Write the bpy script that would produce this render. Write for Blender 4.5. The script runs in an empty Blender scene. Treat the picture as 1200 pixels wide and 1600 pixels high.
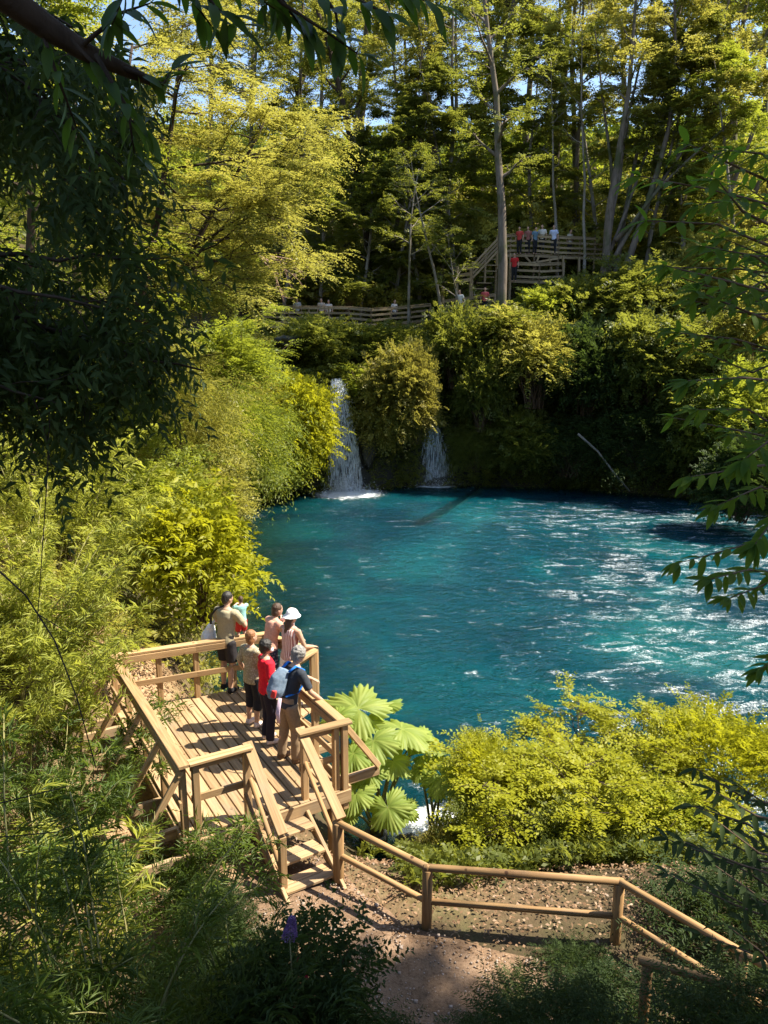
import bpy, math, random
import numpy as np
from mathutils import Vector, Matrix, Euler

# ------------------------------------------------------------------ camera, light, exposure
S = bpy.context.scene
COL = S.collection
PITCH = math.radians(12.5)
CAM = Vector((0.0, 0.0, 8.2))
SUN_EL = math.radians(54)
SUN_H = Vector((0.985, 0.12, 0)).normalized()
TO_SUN = Vector((SUN_H.x*math.cos(SUN_EL), SUN_H.y*math.cos(SUN_EL), math.sin(SUN_EL)))

cd = bpy.data.cameras.new('camera'); cam = bpy.data.objects.new('camera', cd); COL.objects.link(cam)
cam.location = CAM; cam.rotation_euler = (math.pi/2-PITCH, 0, 0)
cd.sensor_fit = 'VERTICAL'; cd.sensor_height = 36; cd.sensor_width = 27; cd.lens = 27
cd.clip_start = 0.05; cd.clip_end = 3000
S.camera = cam

W = bpy.data.worlds.new('World'); S.world = W; W.use_nodes = True
wn = W.node_tree.nodes; wl = W.node_tree.links
for n in list(wn): wn.remove(n)
sky = wn.new('ShaderNodeTexSky'); sky.sky_type = 'NISHITA'; sky.sun_disc = False
sky.sun_elevation = SUN_EL; sky.sun_rotation = math.atan2(SUN_H.x, SUN_H.y)
sky.air_density = 1.0; sky.dust_density = 0.6; sky.ozone_density = 1.4
bg = wn.new('ShaderNodeBackground'); bg.inputs[1].default_value = 0.11
wo = wn.new('ShaderNodeOutputWorld')
wl.new(sky.outputs[0], bg.inputs[0]); wl.new(bg.outputs[0], wo.inputs[0])

sl = bpy.data.lights.new('sun', 'SUN'); sl.energy = 5.0; sl.angle = math.radians(0.53); sl.color = (1.0, 0.92, 0.76)
so = bpy.data.objects.new('sun', sl); COL.objects.link(so)
so.rotation_euler = TO_SUN.to_track_quat('Z', 'Y').to_euler(); so.location = (30, 10, 60)

S.view_settings.view_transform = 'Standard'; S.view_settings.look = 'None'
S.view_settings.exposure = 1.4; S.view_settings.gamma = 1.0
S.view_settings.use_curve_mapping = False
S.render.engine = 'CYCLES'
cy = S.cycles
cy.use_denoising = True
try: cy.denoiser = 'OPENIMAGEDENOISE'; cy.denoising_input_passes = 'RGB_ALBEDO_NORMAL'
except Exception: pass
cy.max_bounces = 7; cy.diffuse_bounces = 3; cy.glossy_bounces = 3; cy.transmission_bounces = 5; cy.transparent_max_bounces = 12
cy.caustics_reflective = False; cy.caustics_refractive = False
cy.sample_clamp_indirect = 6.0
cy.use_adaptive_sampling = False

# ------------------------------------------------------------------ helpers
cP, sP = math.cos(PITCH), math.sin(PITCH)
def at(px, py, y=None, z=None):
    """point of the place seen at photo pixel (px,py): at distance y, or on height z"""
    u = (px-600)/1200; v = (800-py)/1200
    d = Vector((u, cP+v*sP, -sP+v*cP))
    t = y/d.y if y is not None else (z-CAM.z)/d.z
    return CAM + d*t

rng = np.random.default_rng(7)
random.seed(7)

def vn3(x, y, z, seed=0):
    """vectorised value noise, -1..1"""
    xi, yi, zi = np.floor(x).astype(np.int64), np.floor(y).astype(np.int64), np.floor(z).astype(np.int64)
    fx, fy, fz = x-xi, y-yi, z-zi
    fx = fx*fx*(3-2*fx); fy = fy*fy*(3-2*fy); fz = fz*fz*(3-2*fz)
    def h(a, b, c):
        n = (a*374761393 + b*668265263 + c*2147483647 + seed*1274126177) & 0xffffffff
        n = ((n ^ (n >> 13))*1274126177) & 0xffffffff
        n = n ^ (n >> 16)
        return (n & 0xffff)/32767.5-1
    r = 0
    for dx in (0, 1):
        for dy in (0, 1):
            for dz in (0, 1):
                r = r + h(xi+dx, yi+dy, zi+dz)*np.where(dx, fx, 1-fx)*np.where(dy, fy, 1-fy)*np.where(dz, fz, 1-fz)
    return r
def fbm(x, y, z=0.0, seed=0, oct=4):
    z = np.zeros_like(x)+z; r = 0; a = 1; s = 0
    for i in range(oct):
        r = r + a*vn3(x, y, z, seed+i); s += a; a *= .5; x = x*2.03; y = y*2.03; z = z*2.03
    return r/s
def smooth(a, b, x):
    t = np.clip((x-a)/(b-a), 0, 1); return t*t*(3-2*t)
def unit(v):
    v = np.asarray(v, float); return v/np.maximum(np.linalg.norm(v, axis=-1, keepdims=True), 1e-9)

def tag(o, label=None, cat=None, group=None, kind=None):
    if label: o['label'] = label
    if cat: o['category'] = cat
    if group: o['group'] = group
    if kind: o['kind'] = kind
    return o
def empty(name, loc, rz=0.0, label=None, cat=None, group=None):
    o = bpy.data.objects.new(name, None); COL.objects.link(o); o.location = loc; o.rotation_euler = (0, 0, rz)
    o.empty_display_size = .2
    return tag(o, label, cat, group)
def link(name, me, parent=None):
    o = bpy.data.objects.new(name, me); COL.objects.link(o)
    if parent is not None: o.parent = parent
    return o
def mesh(name, V, F, m=None, smooth_=False):
    me = bpy.data.meshes.new(name); me.from_pydata([tuple(v) for v in V], [], F)
    if m: me.materials.append(m)
    if smooth_: me.polygons.foreach_set('use_smooth', [True]*len(me.polygons))
    me.update(); return me
def qmesh(name, V, Q, m=None, smooth_=False, attrs=None):
    """fast all-quad mesh from arrays"""
    V = np.asarray(V, np.float32); Q = np.asarray(Q, np.int32)
    me = bpy.data.meshes.new(name)
    me.vertices.add(len(V)); me.vertices.foreach_set('co', V.ravel())
    me.loops.add(Q.size); me.loops.foreach_set('vertex_index', Q.ravel())
    me.polygons.add(len(Q)); me.polygons.foreach_set('loop_start', np.arange(0, Q.size, 4, dtype=np.int32))
    try: me.polygons.foreach_set('loop_total', np.full(len(Q), 4, np.int32))
    except Exception: pass
    if smooth_: me.polygons.foreach_set('use_smooth', np.ones(len(Q), bool))
    for k, a in (attrs or {}).items():
        at_ = me.attributes.new(k, 'FLOAT', 'POINT'); at_.data.foreach_set('value', np.asarray(a, np.float32))
    if m: me.materials.append(m)
    me.update(calc_edges=True); me.validate() if False else None
    return me

# ------------------------------------------------------------------ materials
def nt(name):
    m = bpy.data.materials.new(name); m.use_nodes = True
    n = m.node_tree.nodes
    for x in list(n): n.remove(x)
    return m, n, m.node_tree.links
def node(n, t, **kw):
    x = n.new(t)
    for k, v in kw.items():
        if k in ('i',):
            for kk, vv in v.items(): x.inputs[kk].default_value = vv
        else: setattr(x, k, v)
    return x
def ramp(n, stops):
    r = n.new('ShaderNodeValToRGB'); e = r.color_ramp.elements
    while len(e) < len(stops): e.new(.5)
    for k, (p, c) in enumerate(stops): e[k].position = p; e[k].color = (*c, 1)
    return r

def leaf_mat(name, ca, cb, tr, fac=.42, rough=.5, spec=.35):
    m, n, l = nt(name)
    a = node(n, 'ShaderNodeAttribute', attribute_name='tone')
    oi = node(n, 'ShaderNodeObjectInfo')
    ad = node(n, 'ShaderNodeMath', operation='MULTIPLY_ADD', i={1: .35, 2: -.17}); l.new(oi.outputs['Random'], ad.inputs[0])
    s = node(n, 'ShaderNodeMath', operation='ADD', use_clamp=True); l.new(a.outputs['Fac'], s.inputs[0]); l.new(ad.outputs[0], s.inputs[1])
    r = ramp(n, [(0, ca), (1, cb)]); l.new(s.outputs[0], r.inputs[0])
    b = node(n, 'ShaderNodeBsdfPrincipled', i={'Roughness': rough, 'Specular IOR Level': spec}); l.new(r.outputs[0], b.inputs['Base Color'])
    t = node(n, 'ShaderNodeBsdfTranslucent')
    r2 = ramp(n, [(0, tuple(x*.75 for x in tr)), (1, tr)]); l.new(s.outputs[0], r2.inputs[0]); l.new(r2.outputs[0], t.inputs[0])
    mx = node(n, 'ShaderNodeMixShader', i={0: fac}); l.new(b.outputs[0], mx.inputs[1]); l.new(t.outputs[0], mx.inputs[2])
    o = node(n, 'ShaderNodeOutputMaterial'); l.new(mx.outputs[0], o.inputs[0])
    return m

def plain(name, c, rough=.7, spec=.3, noise=.0, scale=20.0, c2=None, bump=0.0, metal=0.0):
    m, n, l = nt(name)
    b = node(n, 'ShaderNodeBsdfPrincipled', i={'Roughness': rough, 'Specular IOR Level': spec, 'Metallic': metal, 'Base Color': (*c, 1)})
    o = node(n, 'ShaderNodeOutputMaterial'); l.new(b.outputs[0], o.inputs[0])
    if c2 or bump:
        tc = node(n, 'ShaderNodeTexCoord'); tx = node(n, 'ShaderNodeTexNoise', i={'Scale': scale, 'Detail': 5, 'Roughness': .6})
        l.new(tc.outputs['Object'], tx.inputs['Vector'])
        if c2:
            r = ramp(n, [(.32, c), (.68, c2)]); l.new(tx.outputs[0], r.inputs[0]); l.new(r.outputs[0], b.inputs['Base Color'])
        if bump:
            bp = node(n, 'ShaderNodeBump', i={'Strength': bump, 'Distance': .02}); l.new(tx.outputs[0], bp.inputs['Height']); l.new(bp.outputs[0], b.inputs['Normal'])
    return m

def wood_mat(name, ca, cb, cc, rough=.72, weather=.3):
    """sawn timber, grain along local X, tone differs from board to board"""
    m, n, l = nt(name)
    tc = node(n, 'ShaderNodeTexCoord'); oi = node(n, 'ShaderNodeObjectInfo')
    of = node(n, 'ShaderNodeVectorMath', operation='MULTIPLY'); of.inputs[1].default_value = (37, 19, 53)
    cmb = node(n, 'ShaderNodeCombineXYZ')
    for k in range(3): l.new(oi.outputs['Random'], cmb.inputs[k])
    l.new(cmb.outputs[0], of.inputs[0])
    ad = node(n, 'ShaderNodeVectorMath', operation='ADD'); l.new(tc.outputs['Object'], ad.inputs[0]); l.new(of.outputs[0], ad.inputs[1])
    mp = node(n, 'ShaderNodeMapping'); mp.inputs['Scale'].default_value = (1.4, 26, 26); l.new(ad.outputs[0], mp.inputs[0])
    g = node(n, 'ShaderNodeTexNoise', i={'Scale': 1.0, 'Detail': 6, 'Roughness': .62, 'Distortion': .6}); l.new(mp.outputs[0], g.inputs['Vector'])
    r = ramp(n, [(.25, cc), (.48, ca), (.75, cb)]); l.new(g.outputs[0], r.inputs[0])
    # per board tone
    hsv = node(n, 'ShaderNodeHueSaturation'); l.new(r.outputs[0], hsv.inputs['Color'])
    vr = node(n, 'ShaderNodeMapRange', i={3: .74, 4: 1.16}); l.new(oi.outputs['Random'], vr.inputs[0]); l.new(vr.outputs[0], hsv.inputs['Value'])
    # grey weathering and knots
    w = node(n, 'ShaderNodeTexNoise', i={'Scale': 2.3, 'Detail': 4}); l.new(ad.outputs[0], w.inputs['Vector'])
    wr = ramp(n, [(.5, (0, 0, 0)), (.75, (weather,)*3)]); l.new(w.outputs[0], wr.inputs[0])
    mx = node(n, 'ShaderNodeMixRGB', i={2: (.24, .2, .15, 1)}); l.new(wr.outputs[0], mx.inputs[0]); l.new(hsv.outputs[0], mx.inputs[1])
    kn = node(n, 'ShaderNodeTexVoronoi', i={'Scale': 3.1}); l.new(ad.outputs[0], kn.inputs['Vector'])
    kr = ramp(n, [(.05, (1, 1, 1)), (.085, (0, 0, 0))]); l.new(kn.outputs['Distance'], kr.inputs[0])
    mk = node(n, 'ShaderNodeMixRGB', i={2: (cc[0]*.45, cc[1]*.4, cc[2]*.4, 1)}); l.new(kr.outputs[0], mk.inputs[0]); l.new(mx.outputs[0], mk.inputs[1])
    b = node(n, 'ShaderNodeBsdfPrincipled', i={'Roughness': rough, 'Specular IOR Level': .25}); l.new(mk.outputs[0], b.inputs['Base Color'])
    bp = node(n, 'ShaderNodeBump', i={'Strength': .35, 'Distance': .006}); l.new(g.outputs[0], bp.inputs['Height']); l.new(bp.outputs[0], b.inputs['Normal'])
    o = node(n, 'ShaderNodeOutputMaterial'); l.new(b.outputs[0], o.inputs[0])
    return m

def bark_mat(name, ca, cb, moss=None, scale=6.0):
    m, n, l = nt(name)
    tc = node(n, 'ShaderNodeTexCoord'); mp = node(n, 'ShaderNodeMapping'); mp.inputs['Scale'].default_value = (scale, scale, scale*.18)
    l.new(tc.outputs['Object'], mp.inputs[0])
    g = node(n, 'ShaderNodeTexNoise', i={'Scale': 1.0, 'Detail': 7, 'Roughness': .7, 'Distortion': .8}); l.new(mp.outputs[0], g.inputs['Vector'])
    r = ramp(n, [(.3, ca), (.7, cb)]); l.new(g.outputs[0], r.inputs[0])
    out = r.outputs[0]
    if moss:
        q = node(n, 'ShaderNodeTexNoise', i={'Scale': .9, 'Detail': 5}); l.new(tc.outputs['Object'], q.inputs['Vector'])
        qr = ramp(n, [(.48, (0, 0, 0)), (.62, (.8, .8, .8))]); l.new(q.outputs[0], qr.inputs[0])
        mx = node(n, 'ShaderNodeMixRGB', i={2: (*moss, 1)}); l.new(qr.outputs[0], mx.inputs[0]); l.new(out, mx.inputs[1]); out = mx.outputs[0]
    b = node(n, 'ShaderNodeBsdfPrincipled', i={'Roughness': .9, 'Specular IOR Level': .15}); l.new(out, b.inputs['Base Color'])
    bp = node(n, 'ShaderNodeBump', i={'Strength': .7, 'Distance': .03}); l.new(g.outputs[0], bp.inputs['Height']); l.new(bp.outputs[0], b.inputs['Normal'])
    o = node(n, 'ShaderNodeOutputMaterial'); l.new(b.outputs[0], o.inputs[0])
    return m

M = {}
M['wood'] = wood_mat('deck_timber', (.40, .265, .14), (.54, .38, .215), (.20, .12, .06), weather=.6)
M['rail'] = wood_mat('rail_timber', (.40, .25, .12), (.55, .37, .19), (.22, .125, .055), weather=.35)
M['log'] = wood_mat('round_rail_timber', (.33, .195, .085), (.44, .275, .125), (.16, .085, .04), weather=.35)
M['oldwood'] = wood_mat('weathered_timber', (.30, .22, .12), (.44, .33, .19), (.15, .105, .06), weather=.5)
M['bark'] = bark_mat('bark', (.085, .066, .05), (.25, .20, .155), moss=(.06, .075, .025))
M['bark_pale'] = bark_mat('pale_bark', (.16, .135, .11), (.36, .32, .27), moss=(.14, .13, .06))
M['bark_dark'] = bark_mat('dark_bark', (.03, .022, .016), (.085, .062, .045))
M['twig'] = plain('twig', (.10, .065, .04), .85, .2, c2=(.18, .12, .08), scale=9)
M['dead'] = plain('dead_twig', (.24, .15, .11), .85, .2, c2=(.34, .22, .16), scale=9)
# foliage
M['lf_yellow'] = leaf_mat('sunlit_leaf', (.13, .18, .02), (.28, .31, .04), (.47, .52, .045), .45)
M['lf_lime'] = leaf_mat('lime_leaf', (.19, .217, .013), (.35, .338, .021), (.60, .59, .026), .45, spec=.22)
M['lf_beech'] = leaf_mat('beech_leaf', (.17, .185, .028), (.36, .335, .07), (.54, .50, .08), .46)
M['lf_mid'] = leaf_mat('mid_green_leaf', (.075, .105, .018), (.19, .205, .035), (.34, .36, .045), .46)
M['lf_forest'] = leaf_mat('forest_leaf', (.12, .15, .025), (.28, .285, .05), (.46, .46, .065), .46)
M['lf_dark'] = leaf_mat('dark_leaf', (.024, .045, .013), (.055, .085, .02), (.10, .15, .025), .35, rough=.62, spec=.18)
M['lf_dry'] = leaf_mat('dry_leaf', (.13, .155, .022), (.32, .255, .06), (.42, .38, .06), .42)
M['lf_gloss'] = leaf_mat('glossy_leaf', (.028, .06, .012), (.06, .11, .02), (.15, .27, .02), .38, rough=.5, spec=.3)
M['lf_laurel'] = leaf_mat('laurel_leaf', (.04, .085, .012), (.09, .16, .022), (.24, .40, .025), .48, rough=.65, spec=.1)
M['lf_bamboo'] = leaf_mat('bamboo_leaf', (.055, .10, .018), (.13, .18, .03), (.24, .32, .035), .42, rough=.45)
M['lf_bamboo_lit'] = leaf_mat('sunlit_bamboo_leaf', (.19, .235, .03), (.38, .385, .065), (.60, .62, .08), .46, rough=.5)  # lit copy of the bamboo leaf, sunshine put into its colour
M['lf_gunnera'] = leaf_mat('giant_rhubarb_leaf', (.14, .22, .03), (.32, .38, .085), (.50, .58, .07), .45, rough=.55)
M['litter'] = leaf_mat('leaf_litter', (.16, .09, .045), (.34, .21, .12), (.2, .12, .05), .15)
# ------------------------------------------------------------------ terrain
POOL = np.array([(-1.2, 12.6), (-3.2, 14.4), (-4.6, 18), (-5.0, 24.2), (-5.9, 30), (-7.0, 37), (-6.0, 41.8), (-2, 42.8), (2, 43.9), (6, 44.0), (11, 43.4),
                 (17.2, 40), (19.5, 33), (21, 26), (24, 20), (26, 15), (20, 11.6), (12, 11.6), (6, 10.9), (3.4, 10.9), (1.2, 10.7), (0.0, 10.9), (-.6, 11.6)])
def pool_sd(x, y):
    """signed distance to the pool's waterline, + outside"""
    px, py = POOL[:, 0], POOL[:, 1]; qx, qy = np.roll(px, -1), np.roll(py, -1)
    d2 = np.full(x.shape, 1e9); ins = np.zeros(x.shape, bool)
    for a, b, c, d in zip(px, py, qx, qy):
        ex, ey = c-a, d-b
        t = np.clip(((x-a)*ex+(y-b)*ey)/(ex*ex+ey*ey), 0, 1)
        d2 = np.minimum(d2, (x-a-t*ex)**2+(y-b-t*ey)**2)
        ins ^= ((b > y) != (d > y)) & (x < (c-a)*(y-b)/(d-b+1e-12)+a)
    s = np.sqrt(d2); return np.where(ins, -s, s)
def height(x, y, rough=True):
    x = np.asarray(x, float); y = np.asarray(y, float)
    d = pool_sd(x, y)
    d = d + .35*fbm(x*.35, y*.35, 0, 11, 2)*smooth(13, 16, y)
    dn = np.maximum(d, 0)
    hill = np.interp(y, [-400, -60, -6, .6, 5.9, 6.5], [60, 22, 9.5, 6.6, 1.75, 1.6])
    nearp = np.interp(dn, [0, .7, 2.1, 3, 60], [-.15, .5, 1.5, 1.6, 1.6])
    zn = np.maximum(nearp, hill) if False else np.where(y < 6.5, hill, nearp)
    zn = zn + np.maximum(x-5.5, 0)*.22*smooth(11.5, 9, y)
    zl = np.interp(dn, [0, 1, 2, 5, 10, 20, 60, 400], [-.2, 1.1, 2.1, 4.4, 8.0, 13, 30, 80])
    zr = np.interp(dn, [0, 1.5, 4, 10, 20, 60, 400], [-.2, 1.5, 4, 9, 16, 34, 80])
    zfa = np.interp(dn, [0, .5, 1.6, 3, 7, 11, 20, 40, 90, 400], [-.2, 3.2, 5.8, 6.3, 7.4, 9.2, 14, 23, 38, 80])
    zfb = np.interp(dn, [0, 1.0, 3, 6, 10, 16, 40, 90, 400], [-.2, 2.0, 5, 8.4, 12.3, 14.4, 24, 38, 80])
    wx = smooth(1.5, 5.5, x); zf = zfa*(1-wx)+zfb*wx
    wl = np.maximum(smooth(-4.6, -6.5, x), smooth(12.2, 15, y)*smooth(2, -2, x))
    wl = wl*smooth(4, 7.5, y)
    z = zn*(1-wl)+zl*wl
    wr = smooth(13, 18, x)*smooth(9, 13, y); z = z*(1-wr)+zr*wr
    wf = smooth(35, 40, y); z = z*(1-wf)+zf*wf
    zu = -np.interp(-d, [0, .6, 2, 6, 12], [.12, .5, 1.3, 3.2, 4.2])
    z = np.where(d < 0, zu, z)
    if rough:
        k = smooth(0.0, 3.0, d)*smooth(9.5, 13, y)+smooth(-.5, -3, d)*.5
        z = z + k*.55*fbm(x*.5, y*.5, 0, 3, 4) + .05*fbm(x*2.5, y*2.5, 0, 5, 3)
        z = z - .05*smooth(9, 8, y)*fbm(x*2.5, y*2.5, 0, 5, 3)*smooth(6, 6.6, y)
    return z
def hz(x, y): return float(height(np.array([x]), np.array([y]))[0])

def axis_pts(lo, hi, step, far, grow=1.35):
    a = list(np.arange(lo, hi+1e-6, step)); s = step
    while a[-1] < far: s *= grow; a.append(a[-1]+s)
    s = step
    while a[0] > -far: s *= grow; a.insert(0, a[0]-s)
    return np.array(a)
gx = axis_pts(-22, 32, .3, 900); gy = axis_pts(-2, 66, .3, 900)
X, Y = np.meshgrid(gx, gy); Z = height(X, Y)
nx, ny = len(gx), len(gy)
idx = np.arange(nx*ny).reshape(ny, nx)
Q = np.stack([idx[:-1, :-1], idx[:-1, 1:], idx[1:, 1:], idx[1:, :-1]], -1).reshape(-1, 4)
SD = pool_sd(X, Y)
dry = np.exp(-(((X+5.6)/1.6)**2+((Y-14.2)/1.7)**2)) + .9*np.exp(-(((X+3.3)/2.0)**2+((Y-9.2)/2.0)**2)) + .28*np.exp(-(((X-.6)/2.2)**2+((Y-8.2)/.8)**2))
rock = smooth(32, 39, Y)*smooth(3.0, 1.6, np.abs(SD-1))*smooth(12, 6, np.abs(X-2))

def ground_mat():
    m, n, l = nt('forest_floor')
    ge = node(n, 'ShaderNodeNewGeometry')
    a = node(n, 'ShaderNodeTexNoise', i={'Scale': 1.1, 'Detail': 8, 'Roughness': .65}); l.new(ge.outputs['Position'], a.inputs['Vector'])
    b2 = node(n, 'ShaderNodeTexNoise', i={'Scale': 11, 'Detail': 5, 'Roughness': .7}); l.new(ge.outputs['Position'], b2.inputs['Vector'])
    soil = ramp(n, [(.3, (.035, .026, .016)), (.5, (.075, .055, .03)), (.7, (.05, .06, .02))]); l.new(a.outputs[0], soil.inputs[0])
    dr = ramp(n, [(.3, (.20, .12, .06)), (.5, (.36, .235, .13)), (.72, (.48, .34, .20))]); l.new(b2.outputs[0], dr.inputs[0])
    rk = ramp(n, [(.3, (.03, .03, .028)), (.55, (.075, .07, .06)), (.75, (.05, .065, .03))]); l.new(b2.outputs[0], rk.inputs[0])
    at1 = node(n, 'ShaderNodeAttribute', attribute_name='dry'); at2 = node(n, 'ShaderNodeAttribute', attribute_name='rock')
    w = node(n, 'ShaderNodeMath', operation='MULTIPLY_ADD', use_clamp=True, i={1: 1.6, 2: -.15}); l.new(at1.outputs['Fac'], w.inputs[0])
    m1 = node(n, 'ShaderNodeMixRGB'); l.new(w.outputs[0], m1.inputs[0]); l.new(soil.outputs[0], m1.inputs[1]); l.new(dr.outputs[0], m1.inputs[2])
    m2 = node(n, 'ShaderNodeMixRGB'); l.new(at2.outputs['Fac'], m2.inputs[0]); l.new(m1.outputs[0], m2.inputs[1]); l.new(rk.outputs[0], m2.inputs[2])
    at3 = node(n, 'ShaderNodeAttribute', attribute_name='bed')
    bd = ramp(n, [(.3, (.05, .06, .025)), (.5, (.11, .10, .05)), (.7, (.16, .15, .09))]); l.new(a.outputs[0], bd.inputs[0])
    m3 = node(n, 'ShaderNodeMixRGB'); l.new(at3.outputs['Fac'], m3.inputs[0]); l.new(m2.outputs[0], m3.inputs[1]); l.new(bd.outputs[0], m3.inputs[2])
    b = node(n, 'ShaderNodeBsdfPrincipled', i={'Roughness': .92, 'Specular IOR Level': .15}); l.new(m3.outputs[0], b.inputs['Base Color'])
    bp = node(n, 'ShaderNodeBump', i={'Strength': .8, 'Distance': .05}); l.new(b2.outputs[0], bp.inputs['Height']); l.new(bp.outputs[0], b.inputs['Normal'])
    o = node(n, 'ShaderNodeOutputMaterial'); l.new(b.outputs[0], o.inputs[0]); return m
gm = qmesh('ground', np.stack([X, Y, Z], -1).reshape(-1, 3), Q, ground_mat(), True,
           {'dry': dry.ravel(), 'rock': rock.ravel(), 'bed': smooth(.1, -.2, SD).ravel()})
tag(link('ground', gm), 'steep forest floor of brown soil and dry leaves around the pool', kind='structure')

# ------------------------------------------------------------------ dirt path
def path_mat():
    m, n, l = nt('path_dirt')
    ge = node(n, 'ShaderNodeNewGeometry')
    a = node(n, 'ShaderNodeTexNoise', i={'Scale': 2.2, 'Detail': 8, 'Roughness': .7}); l.new(ge.outputs['Position'], a.inputs['Vector'])
    v = node(n, 'ShaderNodeTexNoise', i={'Scale': 38, 'Detail': 4, 'Roughness': .75}); l.new(ge.outputs['Position'], v.inputs['Vector'])
    r = ramp(n, [(.3, (.12, .076, .046)), (.55, (.225, .148, .095)), (.75, (.31, .215, .145))]); l.new(a.outputs[0], r.inputs[0])
    r2 = ramp(n, [(.36, (.55, .5, .46)), (.5, (1, 1, 1)), (.66, (1.15, 1.12, 1.1))]); l.new(v.outputs[0], r2.inputs[0])
    mu = node(n, 'ShaderNodeMixRGB', blend_type='MULTIPLY', i={0: .8}); l.new(r.outputs[0], mu.inputs[1]); l.new(r2.outputs[0], mu.inputs[2])
    b = node(n, 'ShaderNodeBsdfPrincipled', i={'Roughness': .95, 'Specular IOR Level': .1}); l.new(mu.outputs[0], b.inputs['Base Color'])
    bp = node(n, 'ShaderNodeBump', i={'Strength': .7, 'Distance': .02}); l.new(v.outputs[0], bp.inputs['Height']); l.new(bp.outputs[0], b.inputs['Normal'])
    o = node(n, 'ShaderNodeOutputMaterial'); l.new(b.outputs[0], o.inputs[0]); return m
pc = np.array([(-1.35, 8.55), (-.9, 7.8), (-.2, 7.0), (1.0, 6.55), (2.6, 6.1), (4.4, 5.9), (7.0, 5.4)])
tt = np.linspace(0, len(pc)-1, 70); cx = np.interp(tt, range(len(pc)), pc[:, 0]); cyy = np.interp(tt, range(len(pc)), pc[:, 1])
tg = unit(np.stack([np.gradient(cx), np.gradient(cyy)], -1)); nn = np.stack([-tg[:, 1], tg[:, 0]], -1)
PV = []
for j, s in enumerate(np.linspace(-1, 1, 13)):
    w = .78+.10*fbm(tt*1.3, np.full_like(tt, j*.02+ (3 if s > 0 else 8)), 0, 21, 2)
    px_, py_ = cx+nn[:, 0]*s*w, cyy+nn[:, 1]*s*w
    PV.append(np.stack([px_, py_, height(px_, py_)+.02+.05*(1-s*s)], -1))
PV = np.stack(PV); a_, b_ = PV.shape[:2]; ix = np.arange(a_*b_).reshape(a_, b_)
PQ = np.stack([ix[:-1, :-1], ix[:-1, 1:], ix[1:, 1:], ix[1:, :-1]], -1).reshape(-1, 4)[:, ::-1]
tag(link('path', qmesh('path', PV.reshape(-1, 3), PQ, path_mat(), True)), 'pinkish brown trodden dirt path leading to the stairs', kind='structure')

# ------------------------------------------------------------------ pool water
FALL_A = at(541, 768, z=0.0); FALL_B = at(682, 759, z=0.0)
LOG0 = at(752, 772, z=-.35); LOG1 = at(655, 838, z=-.6)
wx_ = np.arange(-8.2, 27.01, .16); wy_ = np.arange(10.2, 45.2, .16)
WX, WY = np.meshgrid(wx_, wy_)
bedz = height(WX, WY)
wave = .035*fbm(WX*.9, WY*1.3, 0, 31, 3)+.03*fbm(WX*2.6+4, WY*3.4, 0, 37, 2)
def blob(c, rx, ry): return np.exp(-(((WX-c[0])/rx)**2+((WY-c[1])/ry)**2))
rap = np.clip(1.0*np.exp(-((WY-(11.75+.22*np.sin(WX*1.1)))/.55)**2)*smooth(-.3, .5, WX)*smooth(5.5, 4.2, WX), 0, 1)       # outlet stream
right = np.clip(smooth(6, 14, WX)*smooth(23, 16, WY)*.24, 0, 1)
painted_glint = np.clip(.04+.24*smooth(1.5, 9, WX-.12*(WY-20))*smooth(36, 27, WY)+.30*smooth(2.5, 9, WX)*smooth(42.5, 35, WY)*smooth(30, 36, WY)*.8-.4*smooth(39, 43, WY), 0, 1)
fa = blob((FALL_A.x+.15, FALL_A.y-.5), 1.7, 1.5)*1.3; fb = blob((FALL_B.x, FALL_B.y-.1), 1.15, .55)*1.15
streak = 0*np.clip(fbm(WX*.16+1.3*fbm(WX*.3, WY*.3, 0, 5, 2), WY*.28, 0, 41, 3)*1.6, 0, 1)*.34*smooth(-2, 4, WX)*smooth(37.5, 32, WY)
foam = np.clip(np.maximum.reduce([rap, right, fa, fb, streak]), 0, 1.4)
wave = wave*(1+2.6*np.clip(rap+right*.7+.5*fa, 0, 1)) + .05*rap
ts = np.clip(((WX-LOG0.x)*(LOG1.x-LOG0.x)+(WY-LOG0.y)*(LOG1.y-LOG0.y))/((LOG1.x-LOG0.x)**2+(LOG1.y-LOG0.y)**2), 0, 1)
dl = np.sqrt((WX-LOG0.x-ts*(LOG1.x-LOG0.x))**2+(WY-LOG0.y-ts*(LOG1.y-LOG0.y))**2)
depth = np.maximum(-bedz, 0)
depth = depth*(1-.80*smooth(1.5, -4.5, WX+.10*(WY-26))*smooth(15, 20, WY)*(.75+.35*fbm(WX*.5, WY*.5, 0, 77, 3)))
clear = np.exp(-depth*.95); clear = np.maximum(clear, .72*smooth(.5, .15, dl))
keep = pool_sd(WX, WY) < .9
iw = np.arange(WX.size).reshape(WX.shape)
WQ = np.stack([iw[:-1, :-1], iw[:-1, 1:], iw[1:, 1:], iw[1:, :-1]], -1)[keep[:-1, :-1]].reshape(-1, 4)
used = np.unique(WQ); remap = np.zeros(WX.size, int); remap[used] = np.arange(len(used))
WV = np.stack([WX, WY, wave], -1).reshape(-1, 3)[used]
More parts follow.
